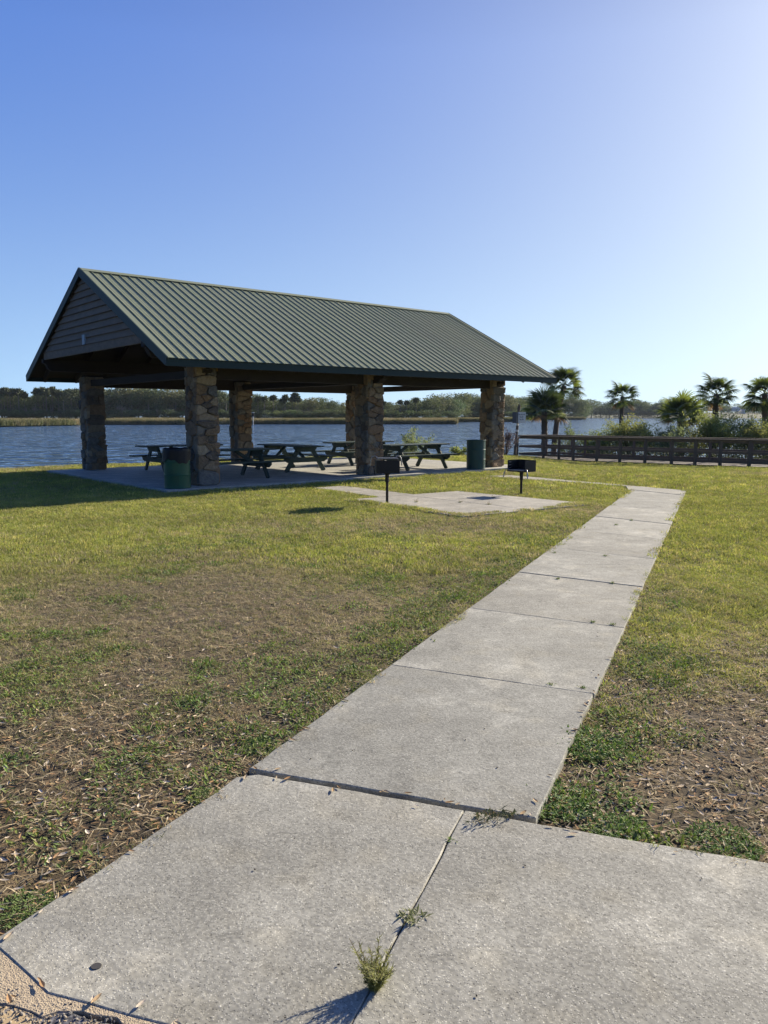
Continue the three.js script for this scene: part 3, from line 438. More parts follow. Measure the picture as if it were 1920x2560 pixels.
// sign on its striped post
{
  const base = ray(1286, 1142, 35.2); const o = thing('sign_post', 'leaning striped post with two small white signs at the boardwalk end', 'sign', [base.x, groundY(base.x, 35.2) - 0.1, -35.2], 0);
  const lean = 0.07, y0 = 2.75, at = (y) => V(lean * y, y, 0);
  mesh('post', tube([at(-0.1), at(2.15), at(2.32), at(2.48)], [0.062, 0.058, 0.075, 0.012], 12), M.greyWood, o);
  for (const y of [1.22, 1.5]) mesh('white_band', tube([at(y), at(y + 0.09)], [0.0645, 0.0635], 14), std({ color: col(0.7, 0.7, 0.66), roughness: 0.7 }), o);
  const cv = document.createElement('canvas'); cv.width = 256; cv.height = 288; const x = cv.getContext('2d'); x.fillStyle = '#dadcd4'; x.fillRect(0, 0, 256, 288); x.fillStyle = '#1c3040'; const r = rng(3);
  [[62, 210, 8], [128, 130, 5], [192, 150, 5]].forEach(([y, w, n]) => { for (let k = 0; k < n; k++) { const cx = 128 - w / 2 + (k + 0.15) * w / n, lw = w / n * 0.66; x.fillRect(cx, y - 20, lw * 0.35, 42); x.fillRect(cx, y - 20 + (k % 3) * 17, lw, 9); if (k % 2) x.fillRect(cx + lw * 0.65, y - 20, lw * 0.35, 42); } });
  const tx = new THREE.CanvasTexture(cv); tx.colorSpace = THREE.SRGBColorSpace;
  const face = std({ map: tx, roughness: 0.6 }), back = std({ color: col(0.1, 0.1, 0.1), roughness: 0.8 });
  for (const [t, dx, dz, lab] of [[0.32, 0.13, 0.1, 'white sign board with dark lettering'], [-1.15, -0.13, 0.02, 'sign board seen almost edge on, in shade']]) {
    const g = new THREE.Group(); g.name = 'sign_board'; g.userData.label = lab; g.position.copy(at(1.86)).add(V(dx, 0, dz)); g.rotation.y = t; o.add(g);
    mesh('panel', box(0.44, 0.5, 0.018), t > 0 ? std({ color: col(0.5, 0.5, 0.47), roughness: 0.6 }) : back, g); if (t > 0) mesh('lettering', new THREE.PlaneGeometry(0.425, 0.485).translate(0, 0, 0.0115), face, g);
  }
}
// ------------------------------------------------------------------ palms
function fanLeaf(r, L, pet) {   // costapalmate fan: petiole along +x from the origin, drooping blade
  const v = [], n = 26, base = V(pet, 0.08 * pet, 0);
  const P3 = (p) => [p.x, p.y, p.z];
  for (let i = 0; i < n; i++) {
    const a = lerp(-2.3, 2.3, (i + 0.5) / n) + (r() - 0.5) * 0.05, len = L * (0.62 + 0.38 * Math.cos(a * 0.55)) * (0.9 + r() * 0.2), da = 0.086;
    const b = base.clone().add(V(0.16 * L * Math.cos(a * 0.3), 0, 0));
    const pt = (t, w) => { const an = a + w; const s = t * len; return b.clone().add(V(Math.cos(an) * s, -0.30 * L * t * t * t - 0.12 * Math.abs(Math.sin(a)) * s * (0.5 + t) + (w === 0 ? 0.02 : 0), Math.sin(an) * s)); };
    const l1 = pt(0.45, -da), r1 = pt(0.45, da), m1 = pt(0.45, 0), l0 = pt(0.04, -da), r0 = pt(0.04, da), m0 = pt(0.04, 0), l2 = pt(0.75, -da * 0.5), r2 = pt(0.75, da * 0.5), tip = pt(1, 0.0);
    for (const [p, q, s] of [[l0, m0, l1], [m0, m1, l1], [m0, r0, m1], [r0, r1, m1], [l1, m1, l2], [m1, r2, l2], [m1, r1, r2], [l2, r2, tip]]) v.push(...P3(p), ...P3(q), ...P3(s));
  }
  const w = 0.016; v.push(0, 0, -w, pet + 0.2 * L, 0.08 * pet, -w * 0.3, 0, 0, w, 0, 0, w, pet + 0.2 * L, 0.08 * pet, -w * 0.3, pet + 0.2 * L, 0.08 * pet, w * 0.3, 0, -w, 0, 0, w, 0, pet, 0.08 * pet, 0);
  return tri(v);
}
const fanR = rng(51), fans = [0, 1, 2].map(() => fanLeaf(fanR, 0.62, 0.62));
function palm(label, base, top, rad, crownR, n, o = {}) {
  const t = thing('cabbage_palm', label, 'palm tree', [base.x, base.y, base.z]), r = rng(o.seed ?? 1), up = top.clone().sub(base), bend = o.bend ?? 0.0;
  const pts = [], rr = [], K = 14; for (let k = 0; k <= K; k++) { const s = k / K; pts.push(up.clone().multiplyScalar(s).add(V(bend * Math.sin(s * Math.PI), 0, 0))); rr.push(rad * (1.15 - 0.25 * s) * (1 + (r() - 0.5) * 0.14)); }
  const tr = mesh('trunk', tube(pts, rr, 12), M.bark, t);
  if (o.boots) { const g = []; for (let k = 0; k < 46; k++) { const s = 0.25 + 0.75 * k / 46, p = up.clone().multiplyScalar(s).add(V(bend * Math.sin(s * Math.PI), 0, 0)), a = k * 2.4; g.push(new THREE.ConeGeometry(0.045, 0.3, 4).rotateZ(-0.55).translate(rad * 0.95, 0, 0).rotateY(a).translate(p.x, p.y, p.z)); } mesh('leaf_boot', merge(g), M.bark, tr).userData.kind = 'stuff'; }
  const cr = new THREE.Group(); cr.name = 'crown'; cr.position.copy(up); t.add(cr);
  for (let k = 0; k < n; k++) {
    const f = k / n, el = lerp(1.45, o.droop ?? -0.75, Math.pow(f, 0.85)), az = k * 2.399 + (r() - 0.5) * 0.5, dry = f > 1 - (o.dry ?? 0.06);
    const m = mesh('frond', fans[k % 3], dry ? M.frondDry : r() < (o.light ?? 0.35) ? M.frond : M.frondDark, cr), s = crownR / 1.24 * (0.82 + r() * 0.3) * (f < 0.12 ? 0.75 : 1);
    m.rotation.set((r() - 0.5) * 0.7, -az, el, 'YZX'); m.scale.set(s, s, s); m.position.set(0, lerp(0.1, -0.25, f) * crownR * 0.5, 0);
  }
  return t;
}
const pxm = (n, d) => n * d / 1923;
{
  const gp = (px, d) => { const p = ray(px, 1100, d); p.y = groundY(p.x, d) - 0.1; return p; };
  palm('tall leaning palm with curved bare trunk at the end of the pavilion roof', gp(1384, 45), ray(1410, 965, 45), 0.15, pxm(56, 45), 31, { seed: 3, bend: -0.12, light: 0.5, droop: -0.55 });
  palm('shorter full palm with rough trunk in front of the leaning palm', gp(1363, 43), ray(1361, 1030, 43), 0.165, pxm(64, 43), 38, { seed: 5, boots: true, light: 0.35, droop: -0.3, dry: 0.08 });
  palm('small round-headed palm standing alone above the shrubs', gp(1550, 54), ray(1556, 992, 54), 0.15, pxm(42, 54), 31, { seed: 7, boots: true, dry: 0.1, droop: -0.8 });
  palm('low bushy yellow-green palm rising out of the shrubs', gp(1704, 45), ray(1702, 1040, 45), 0.2, pxm(63, 45), 41, { seed: 9, boots: true, light: 0.85, dry: 0.08, droop: -0.25 });
  palm('upright palm with spreading dark crown behind the bushy palm', gp(1786, 48), ray(1791, 985, 48), 0.18, pxm(54, 48), 32, { seed: 11, boots: true, droop: -0.75 });
  palm('tall palm cut by the right picture edge with one hanging frond', gp(1922, 45), ray(1912, 985, 45), 0.19, pxm(56, 45), 34, { seed: 13, boots: true, droop: -0.85, dry: 0.05 });
}
// ------------------------------------------------------------------ shrubs
function leafClump(r, n, R3, leaf, shapeFn) {
  const v = [];
  for (let i = 0; i < n; i++) { const [p, nrm] = shapeFn(r); const a = V(r() - 0.5, r() - 0.5, r() - 0.5).normalize().addScaledVector(nrm, 0.7).normalize(), b = new THREE.Vector3().crossVectors(a, V(r() - 0.5, r() - 0.5, r() - 0.5)).normalize(), c = new THREE.Vector3().crossVectors(a, b), L = leaf * (0.6 + r() * 0.8), w = L * 0.42;
    const t = p.clone().addScaledVector(b, L), l = p.clone().addScaledVector(b, L * 0.45).addScaledVector(c, w * 0.5), q = p.clone().addScaledVector(b, L * 0.45).addScaledVector(c, -w * 0.5); v.push(p.x, p.y, p.z, l.x, l.y, l.z, t.x, t.y, t.z, p.x, p.y, p.z, t.x, t.y, t.z, q.x, q.y, q.z); }
  return tri(v);
}
function shrub(label, base, w, h, mat, o = {}) {
  const t = thing(o.name ?? 'shrub', label, 'shrub', [base.x, base.y, base.z], 0, o.group), r = rng(o.seed ?? 1), tips = [], st = [];
  for (let k = 0; k < (o.stems ?? 14); k++) { const a = r() * 6.283, q = Math.sqrt(r()), e = V(Math.cos(a) * q * w / 2, h * (0.45 + 0.55 * r()) * (1 - 0.35 * q * q), Math.sin(a) * q * w / 2), m = V(e.x * 0.4, e.y * 0.5, e.z * 0.4); st.push(tube([V(e.x * 0.06, 0, e.z * 0.06), m, e], [0.02, 0.012, 0.004], 5)); tips.push([m, e]);
    for (let j = 0; j < 3; j++) { const f = 0.4 + r() * 0.5, s = m.clone().lerp(e, f), e2 = s.clone().add(V((r() - 0.5) * w * 0.4, r() * h * 0.25, (r() - 0.5) * w * 0.4)); st.push(tube([s, e2], [0.007, 0.003], 4)); tips.push([s, e2]); } }
  mesh('stem', merge(st), o.stemMat ?? M.bark, t);
  const sp = o.spread ?? 0.16;
  mesh('foliage', leafClump(r, o.leaves ?? 2600, 1, o.leaf ?? 0.07, (q) => { const [a, b] = tips[Math.floor(q() * tips.length)], f = Math.pow(q(), 0.6); const off = V(q() + q() - 1, q() + q() - 1, q() + q() - 1).multiplyScalar(sp * (0.4 + h * 0.25)); const p = a.clone().lerp(b, f).add(off); if (p.y < 0.02) p.y = 0.02 + q() * 0.1; return [p, V(0, 0.5, 0)]; }), mat, t);
  return t;
}
{
  const at = (px, d, y) => { const p = ray(px, 1100, d); p.y = y ?? groundY(p.x, d); return p; };
  shrub('grey-green waterside shrub behind the rightmost picnic table', at(1045, 33.5, -0.9), 2.1, 2.15, M.shrubGrey, { seed: 21, stems: 17, leaves: 3400, leaf: 0.085 });
  shrub('low leafy bush at the water between shrub and teal drum', at(1152, 33.2), 0.95, 0.75, M.shrub, { seed: 22, stems: 9, leaves: 1100, leaf: 0.08 });
  shrub('sparse dark bush between the far front column and sign post', at(1264, 34), 0.95, 1.25, leafMat(0.17, 0.14, 0.15, 0.2), { seed: 23, stems: 12, leaves: 1500, leaf: 0.07 });
  shrub('small low bush at water edge below grey-green shrub', at(1108, 33), 0.6, 0.55, M.shrub, { seed: 24, stems: 6, leaves: 600, leaf: 0.08 });
  shrub('pale feathery young shrub just right of leaning palm trunk', at(1424, 42), 1.9, 2.3, leafMat(0.22, 0.28, 0.11, 0.45), { seed: 25, stems: 26, leaves: 3000, leaf: 0.08, spread: 0.1 });
  [[1490, 42, 1.6, 1.5, 'low olive shrub below the small round-headed palm, left end of the thicket'], [1535, 43, 2.3, 2.15, 'loose shrub around the trunk of the small round-headed palm'], [1575, 42, 1.9, 2.3, 'dark leafy shrub immediately right of the small round-headed palm'], [1625, 44, 2.4, 2.1, 'thin open shrub between the round-headed and the bushy palm'], [1672, 42, 2.2, 1.95, 'shrub at the left foot of the bushy yellow-green palm'], [1738, 43, 2.4, 2.3, 'shrub between the bushy palm and the spreading palm'], [1780, 42, 2.2, 2.75, 'tall shrub hiding the trunk of the spreading palm'], [1826, 43, 2.4, 2.6, 'shrub right of the spreading palm trunk, with a dense top'], [1868, 42, 2.3, 2.3, 'pale twiggy shrub left of the tall edge palm'], [1910, 43, 2.4, 2.2, 'shrub below the tall palm at the picture edge'], [1962, 42, 2.6, 2.3, 'shrub at the end of the thicket beyond the edge palm']].forEach(([px, d, w, h, lab], i) => shrub(lab, at(px, d), w * 1.15, h * 1.22, [M.shrub, M.shrubGrey, leafMat(0.28, 0.30, 0.08, 0.55)][i % 3], { seed: 60 + i, stems: 20, leaves: 4600, leaf: 0.115, spread: 0.26 }));
  // dark undergrowth beneath the thicket and the boardwalk
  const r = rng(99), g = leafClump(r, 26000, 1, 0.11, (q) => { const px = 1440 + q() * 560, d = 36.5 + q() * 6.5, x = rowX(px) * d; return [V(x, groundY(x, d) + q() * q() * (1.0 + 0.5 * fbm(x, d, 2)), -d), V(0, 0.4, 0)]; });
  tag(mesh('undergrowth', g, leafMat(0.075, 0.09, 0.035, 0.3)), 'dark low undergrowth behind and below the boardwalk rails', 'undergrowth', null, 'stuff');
  // lone channel marker
  const cm = ray(633, 1060, 250), o = thing('channel_marker', 'white channel marker post with dark board out in the river', 'channel marker', [cm.x, -1.6, -250]);
  mesh('post', new THREE.CylinderGeometry(0.13, 0.15, 3.2, 10).translate(0, 1.6, 0), std({ color: col(0.5, 0.5, 0.48), roughness: 0.7 }), o); mesh('marker_board', box(0.7, 1.1, 0.1, 0, 3.6, 0), M.black, o); mesh('cap', box(0.8, 0.25, 0.4, 0, 4.3, 0), std({ color: col(0.5, 0.5, 0.48), roughness: 0.7 }), o);
}
// ------------------------------------------------------------------ far shore: marsh grass, trees
{
  const r = rng(300), blade = (n, R, H) => { const v = []; for (let i = 0; i < n; i++) { const a = r() * 6.283, q = Math.sqrt(r()) * R, x = Math.cos(a) * q, z = Math.sin(a) * q, h = H * (0.6 + r() * 0.5), b = r() * 6.283, lx = Math.cos(b) * h * 0.25, lz = Math.sin(b) * h * 0.25, w = 0.05, c = r() * 6.283; v.push(x - Math.cos(c) * w, 0, z - Math.sin(c) * w, x + Math.cos(c) * w, 0, z + Math.sin(c) * w, x + lx, h, z + lz); } return tri(v); };
  const geo = blade(46, 0.75, 1.75), list = [];
  const add = (x, d, s) => list.push([x, d, s]);
  for (let i = 0; i < 26000; i++) { const x = -185 + r() * 335, b = bankD(x), o = r() * r() * (b > 500 ? 30 : 60), d = b + 1 + o; add(x, d, 0.8 + r() * 0.4); }
  const im = new THREE.InstancedMesh(geo, M.inst, list.length), m4 = new THREE.Matrix4(), e = new THREE.Euler(), qn = new THREE.Quaternion();
  list.forEach(([x, d, s], i) => { const n = fbm(x * 0.05 + 9, d * 0.05, 3), front = 1 - ss(d - bankD(x), 1, 14); e.set(0, r() * 6.283, 0); const hs = s * (0.95 + 0.35 * (n - 0.5) - 0.2 * (1 - front) * 0); m4.compose(V(x, -0.95, -d), qn.setFromEuler(e), V(s, hs, s)); im.setMatrixAt(i, m4); const g = clamp(front * 0.75 + (n - 0.5) * 1.6 + (r() - 0.5) * 0.9, 0, 1); im.setColorAt(i, col(lerp(0.31, 0.13, g), lerp(0.25, 0.145, g), lerp(0.13, 0.05, g))); });
  im.name = 'marsh_grass'; shade(im); scene.add(tag(im, 'tan and green marsh grass along the far river bank', 'marsh grass', null, 'stuff'));
}
const topTab = [[-120, 978], [0, 976], [30, 976], [60, 990], [75, 993], [100, 984], [135, 978], [170, 978], [200, 974], [255, 978], [300, 970], [345, 966], [375, 976], [400, 974], [430, 974], [455, 974], [540, 983], [570, 986], [620, 992], [650, 992], [690, 1001], [740, 1002], [780, 1001], [815, 1000], [860, 1010], [880, 1014], [960, 1008], [1000, 1011], [1035, 1000], [1060, 1008], [1095, 992], [1140, 991], [1190, 992], [1240, 994], [1290, 992], [1320, 997], [1340, 1006], [1400, 1000], [1425, 986], [1436, 1000], [1442, 1014], [1455, 1005], [1490, 1002], [1510, 1013], [1550, 1006], [1600, 1005], [1640, 1011], [1660, 1003], [1690, 1004], [1720, 1016], [1760, 1017], [1800, 1013], [1850, 1011], [1920, 1012], [2100, 1014]];
const treeD = (px) => interp([[-200, 312], [620, 312], [1000, 325], [1140, 335], [1150, 425], [1295, 430], [1305, 600], [1462, 620], [1466, 925], [1700, 940], [1740, 1150], [2100, 1200]], px);
{
  const r = rng(777);
  // leaf sprays on lumpy crowns, unit height 1
  const crownGeo = (n, leaf, lobes, wd, y0) => { const L = []; for (let k = 0; k < lobes; k++) { const a = r() * 6.283, q = Math.sqrt(r()) * wd * 0.62; L.push([V(Math.cos(a) * q, lerp(y0, 0.86, Math.pow(r(), 0.7)), Math.sin(a) * q), 0.11 + r() * 0.12]); } L.push([V(0, 0.84, 0), 0.15]); return leafClump(r, n, 1, leaf, (s) => { const [c, R] = L[Math.floor(s() * L.length)], d = V(s() - 0.5, s() - 0.42, s() - 0.5).normalize(), k = R * (0.62 + 0.42 * s()); return [V(c.x + d.x * k * 1.15, c.y + d.y * k * 0.85, c.z + d.z * k * 1.15), d]; }); };
  const oakG = [0, 1, 2, 3, 4].map((k) => crownGeo(1300, 0.055, 11 + k, 0.46 + 0.05 * k, 0.25)), bushG = [0, 1].map(() => crownGeo(900, 0.06, 9, 0.75, 0.12));
  const trunkG = merge([tube([V(0, 0, 0), V(0.015, 0.3, 0), V(-0.01, 0.62, 0)], [0.022, 0.016, 0.008], 6), tube([V(0.012, 0.28, 0), V(0.13, 0.55, 0.05)], [0.012, 0.005], 5), tube([V(0.008, 0.33, 0), V(-0.12, 0.6, -0.04)], [0.012, 0.005], 5)]);
  const bareG = (() => { const g = [], br = (p, d, l, w, k) => { const e = p.clone().addScaledVector(d, l); g.push(tube([p, p.clone().lerp(e, 0.5).add(V((r() - 0.5) * l * 0.12, 0, (r() - 0.5) * l * 0.12)), e], [w, w * 0.8, w * 0.6], 4)); if (k > 0) for (let i = 0; i < 3; i++) br(p.clone().lerp(e, 0.55 + r() * 0.45), d.clone().add(V((r() - 0.5) * 1.5, (r() - 0.25) * 0.8, (r() - 0.5) * 1.5)).normalize(), l * 0.62, w * 0.55, k - 1); }; br(V(0, 0, 0), V(0.03, 1, 0), 0.36, 0.017, 4); return merge(g); })();
  const palmTrunk = tube([V(0, 0, 0), V(0.01, 0.5, 0), V(0, 0.9, 0)], [0.016, 0.014, 0.013], 6), palmCrown = leafClump(r, 520, 1, 0.085, (s) => { const d = V(s() - 0.5, s() - 0.35, s() - 0.5).normalize(), k = 0.105 * Math.pow(s(), 0.5); return [V(d.x * k, 0.9 + d.y * k * 0.8, d.z * k), d]; });
  const greens = [[0.105, 0.145, 0.05], [0.155, 0.19, 0.07], [0.19, 0.22, 0.085], [0.125, 0.155, 0.07], [0.21, 0.215, 0.10], [0.21, 0.25, 0.08]].map((c) => leafMat(...c, 0.32)), palmM = leafMat(0.085, 0.105, 0.045, 0.2);
  const place = (name, label, cat, group, px, d, hgt, wide, parts) => { const o = thing(name, label, cat, [rowX(px) * d * 0.992, -0.8 + (d > 1100 ? 6 : 0), -d], r() * 6.283, group); o.scale.set(hgt * wide, hgt, hgt * wide); for (const [n, g, m] of parts) mesh(n, g, m, o); return o; };
  const hAt = (py, d) => (1040 - py) * d / 1923 + 1.63 + 0.8 - (d > 1100 ? 6 : 0);
  const zone = (px) => px < 200 ? ['left of the pavilion', 0] : px < 620 ? ['seen through the left half of the pavilion', 1] : px < 900 ? ['seen behind the picnic tables', 2] : px < 1250 ? ['right of the middle front column', 3] : px < 1466 ? ['behind the leaning palm', 4] : px < 1715 ? ['between the round-headed and bushy palms', 5] : ['on the hazy rise at the right', 6];
  // the nearest row: each tree a thing
  for (let px = -70; px < 1990; px += 15 + r() * 9) {
    const [z] = zone(px), d = treeD(px) + r() * 8, py = interp(topTab, px) + (r() * r()) * 7, far = d > 800;
    const h = Math.max(4, hAt(py, d)) * (px < 620 ? 1.08 : 1.15), k = Math.floor(r() * 5);
    place('broadleaf_tree', 'dark green broadleaf tree in the far treeline ' + z, 'tree', 'far broadleaf trees ' + z, px, d, h, (far ? 1.25 : 1.0) * (0.85 + r() * 0.35) * (d > 400 ? 1.15 : 1), [['trunk', trunkG, M.barkFar], ['crown', oakG[k], greens[Math.floor(r() * 5)]]]);
  }
  // palms standing above or in the treeline
  const ORD = 'first second third fourth fifth sixth seventh eighth ninth tenth eleventh twelfth thirteenth fourteenth fifteenth sixteenth'.split(' '), nth = {}; const palmPx = [[4, 978], [11, 972], [20, 971], [27, 974], [34, 973], [49, 973], [63, 981], [96, 972], [109, 970], [118, 974], [133, 969], [147, 976], [172, 975], [179, 978], [193, 974], [545, 978], [556, 984], [684, 989], [714, 988], [738, 983], [746, 993], [731, 993], [708, 996], [1001, 1001], [1016, 1002], [1040, 995], [958, 1003], [645, 992], [662, 993]].sort((a, b) => a[0] - b[0]);
  for (const [px, py] of palmPx) { const d = treeD(px) - 3 + r() * 6, h = hAt(py, d) * 0.985; const z = zone(px)[0]; place('far_palm', 'thin far palm ' + z + ', ' + ORD[nth[z] = (nth[z] ?? -1) + 1] + ' from the left', 'palm tree', 'far palms ' + z, px, d, h, 1.05, [['trunk', palmTrunk, M.barkFar], ['crown', palmCrown, palmM]]); }
  for (const [px, py, w] of [[20, 1010, 0.9], [72, 1000, 1.3], [84, 996, 1.2], [150, 1005, 0.9], [180, 1004, 0.8], [255, 1000, 0.9], [306, 990, 1.3], [318, 996, 1.2], [395, 1005, 0.9], [425, 1000, 1.0], [765, 1008, 1.0]]) { const d = treeD(px) - 7; const z = zone(px)[0]; place('bare_tree', 'pale leafless far tree ' + z + ', ' + ORD[nth['b' + z] = (nth['b' + z] ?? -1) + 1] + ' from the left', 'tree', 'bare trees ' + z, px, d, hAt(py, d), w, [['branches', bareG, M.pale]]); }
  for (const px of [12, 40, 88, 128, 160, 190, 262, 330, 372, 392, 425, 440, 566, 578, 600, 690, 712, 742, 770]) { const d = treeD(px) - 6; const z = zone(px)[0]; place('far_snag', 'pale bare trunk in the far treeline ' + z, 'tree', 'pale trunks ' + z, px, d, 5 + r() * 3.5, 0.8, [['trunk', tube([V(0, 0, 0), V(0.03 * (r() - 0.5), 0.5, 0), V(0.08 * (r() - 0.5), 1, 0)], [0.028, 0.022, 0.012], 5), M.pale]]); }
  // the wood behind and the scrub at its foot read as masses
  const masses = [[oakG[1], 'far_wood', 'dense wood filling in behind the far treeline', greens[0], 620, () => { const px = -130 + r() * 2180, d = treeD(px) + 8 + r() * 30; return [px, d, Math.max(3, hAt(interp(topTab, px) + (px < 620 ? 7 : 1) + r() * 15, d)) * 1.08, 1.2]; }], [bushG[0], 'far_scrub', 'low scrub along the foot of the far treeline', greens[0], 700, () => { const px = -130 + r() * 2180, d = treeD(px) - 4 - r() * 5; return [px, d, (2.2 + r() * 3.2) * (d > 800 ? 2 : 1), 1.3]; }]];
  for (const [g, name, label, mat, n, fn] of masses) { const im = new THREE.InstancedMesh(g, mat, n), m4 = new THREE.Matrix4(), q = new THREE.Quaternion(); for (let i = 0; i < n; i++) { const [px, d, h, w] = fn(); m4.compose(V(rowX(px) * d * 0.992, -0.9 + (d > 1100 ? 6 : 0), -d), q.setFromAxisAngle(V(0, 1, 0), r() * 6.283), V(h * w, h, h * w)); im.setMatrixAt(i, m4); const v = 0.7 + r() * 0.9; im.setColorAt(i, col(v * (0.9 + r() * 0.25), v, v * (0.85 + r() * 0.3))); } im.name = name; shade(im); scene.add(tag(im, label, 'wood', null, 'stuff')); }
  // two pale houses on the rise
  for (const [px, py, w, lab] of [[1840, 1021, 8, 'small white house with pale roof on the hazy far rise'], [1856, 1027, 6, 'smaller pale house just below the white house on the far rise']]) {
    const d = 1130, p = ray(px, py, d), o = thing('far_house', lab, 'house', [p.x, p.y - 4, p.z], 0.4); const hs = 4; mesh('wall', box(w, hs, 8, 0, hs / 2, 0), std({ color: col(0.7, 0.7, 0.68) }), o);
    const s = new THREE.Shape(); s.moveTo(-w / 2 - 0.6, 0); s.lineTo(w / 2 + 0.6, 0); s.lineTo(0, 2); s.closePath(); mesh('roof', new THREE.ExtrudeGeometry(s, { depth: 9, bevelEnabled: false }).translate(0, hs, -4.5), std({ color: col(0.55, 0.55, 0.55) }), o);
    for (const x of [-0.28, 0.28]) mesh('window', box(1.4, 1.6, 0.1, x * w, 2.2, 4.06), M.black, o);
  }
}

// ------------------------------------------------------------------ lawn: grass, weeds, litter
const blocked = (x, d) => pavePolys.some((p) => inPoly(p, x, d));
const nearPave = (x, d, m) => blocked(x + m, d) || blocked(x - m, d) || blocked(x, d + m) || blocked(x, d - m);
const segDist = (p, q, x, d) => { const ex = q[0] - p[0], ed = q[1] - p[1], t = clamp(((x - p[0]) * ex + (d - p[1]) * ed) / (ex * ex + ed * ed), 0, 1); return Math.hypot(x - p[0] - ex * t, d - p[1] - ed * t); };
const overgrown = (x, d) => { const n = fbm(x * 1.3 + 7, d * 1.3 + 3, 3); if (d > 12.3 && d < 17 && x < 4.2) { const m = Math.min(segDist([-0.79, 15.04], [1.3, 12.5], x, d), segDist([1.3, 12.5], [3.93, 14.3], x, d)); return m < 0.62 * Math.max(0, n - 0.28) + 0.04; } return d < 17 && n > 0.5 && nearGrass(x, d, 0.1 * (n - 0.36)); };
const nearGrass = (x, d, m) => !(blocked(x + m, d) && blocked(x - m, d) && blocked(x, d + m) && blocked(x, d - m));
function tuft(r, n, R, H, w, lean = 0.7) {
  const v = [];
  for (let i = 0; i < n; i++) {
    const a = r() * 6.283, q = Math.sqrt(r()) * R, x = Math.cos(a) * q, z = Math.sin(a) * q, h = H * (0.45 + r() * 0.75), b = r() * 6.283, l = h * lean * (0.3 + r()), lx = Math.cos(b) * l, lz = Math.sin(b) * l, c = r() * 6.283, wx = Math.cos(c) * w / 2, wz = Math.sin(c) * w / 2;
    const m = [x + lx * 0.35, h * 0.62, z + lz * 0.35], t = [x + lx, h * (0.98 - 0.25 * r()), z + lz];
    v.push(x - wx, -0.006, z - wz, x + wx, -0.006, z + wz, m[0] - wx * 0.8, m[1], m[2] - wz * 0.8, x + wx, -0.006, z + wz, m[0] + wx * 0.8, m[1], m[2] + wz * 0.8, m[0] - wx * 0.8, m[1], m[2] - wz * 0.8, m[0] - wx * 0.8, m[1], m[2] - wz * 0.8, m[0] + wx * 0.8, m[1], m[2] + wz * 0.8, ...t);
  }
  return tri(v);
}
function rosette(r, n, R, L, w, H) {   // low leafy weed: small pointed leaves at many angles
  const v = [];
  for (let i = 0; i < n; i++) { const a = r() * 6.283, q = Math.sqrt(r()) * R, o = V(Math.cos(a) * q, H * r() * (1 - 0.5 * q / R), Math.sin(a) * q), b = r() * 6.283, e = 0.15 + r() * 0.9, d = V(Math.cos(b) * Math.cos(e), Math.sin(e), Math.sin(b) * Math.cos(e)), s = V(-Math.sin(b), 0, Math.cos(b)), l = L * (0.6 + r() * 0.7), m = o.clone().addScaledVector(d, l * 0.5), t = o.clone().addScaledVector(d, l).add(V(0, -l * 0.15, 0)), p1 = m.clone().addScaledVector(s, w / 2), p2 = m.clone().addScaledVector(s, -w / 2); m.y += 0; v.push(o.x, o.y, o.z, p1.x, p1.y, p1.z, t.x, t.y, t.z, o.x, o.y, o.z, t.x, t.y, t.z, p2.x, p2.y, p2.z); }
  return tri(v);
}
function scatter(name, label, category, geo, mat, list) {
  const im = new THREE.InstancedMesh(geo, mat, list.length), m4 = new THREE.Matrix4(), e = new THREE.Euler(), q = new THREE.Quaternion();
  list.forEach((o, i) => { e.set(o.rx ?? 0, o.ry, o.rz ?? 0, 'YXZ'); m4.compose(V(o.x, o.y, -o.d), q.setFromEuler(e), V(o.s, o.sy ?? o.s, o.s)); im.setMatrixAt(i, m4); im.setColorAt(i, o.c); });
  im.name = numbered(name); shade(im); scene.add(tag(im, label, category, null, 'stuff'));
}
const LUSH = [0.35, 0.39, 0.07], YELLOW = [0.57, 0.52, 0.15], STRAW = [0.48, 0.40, 0.23], OLIVE = [0.26, 0.28, 0.075], CLOVER = [0.17, 0.26, 0.04];
const mix3 = (a, b, t) => a.map((v, i) => lerp(v, b[i], t));
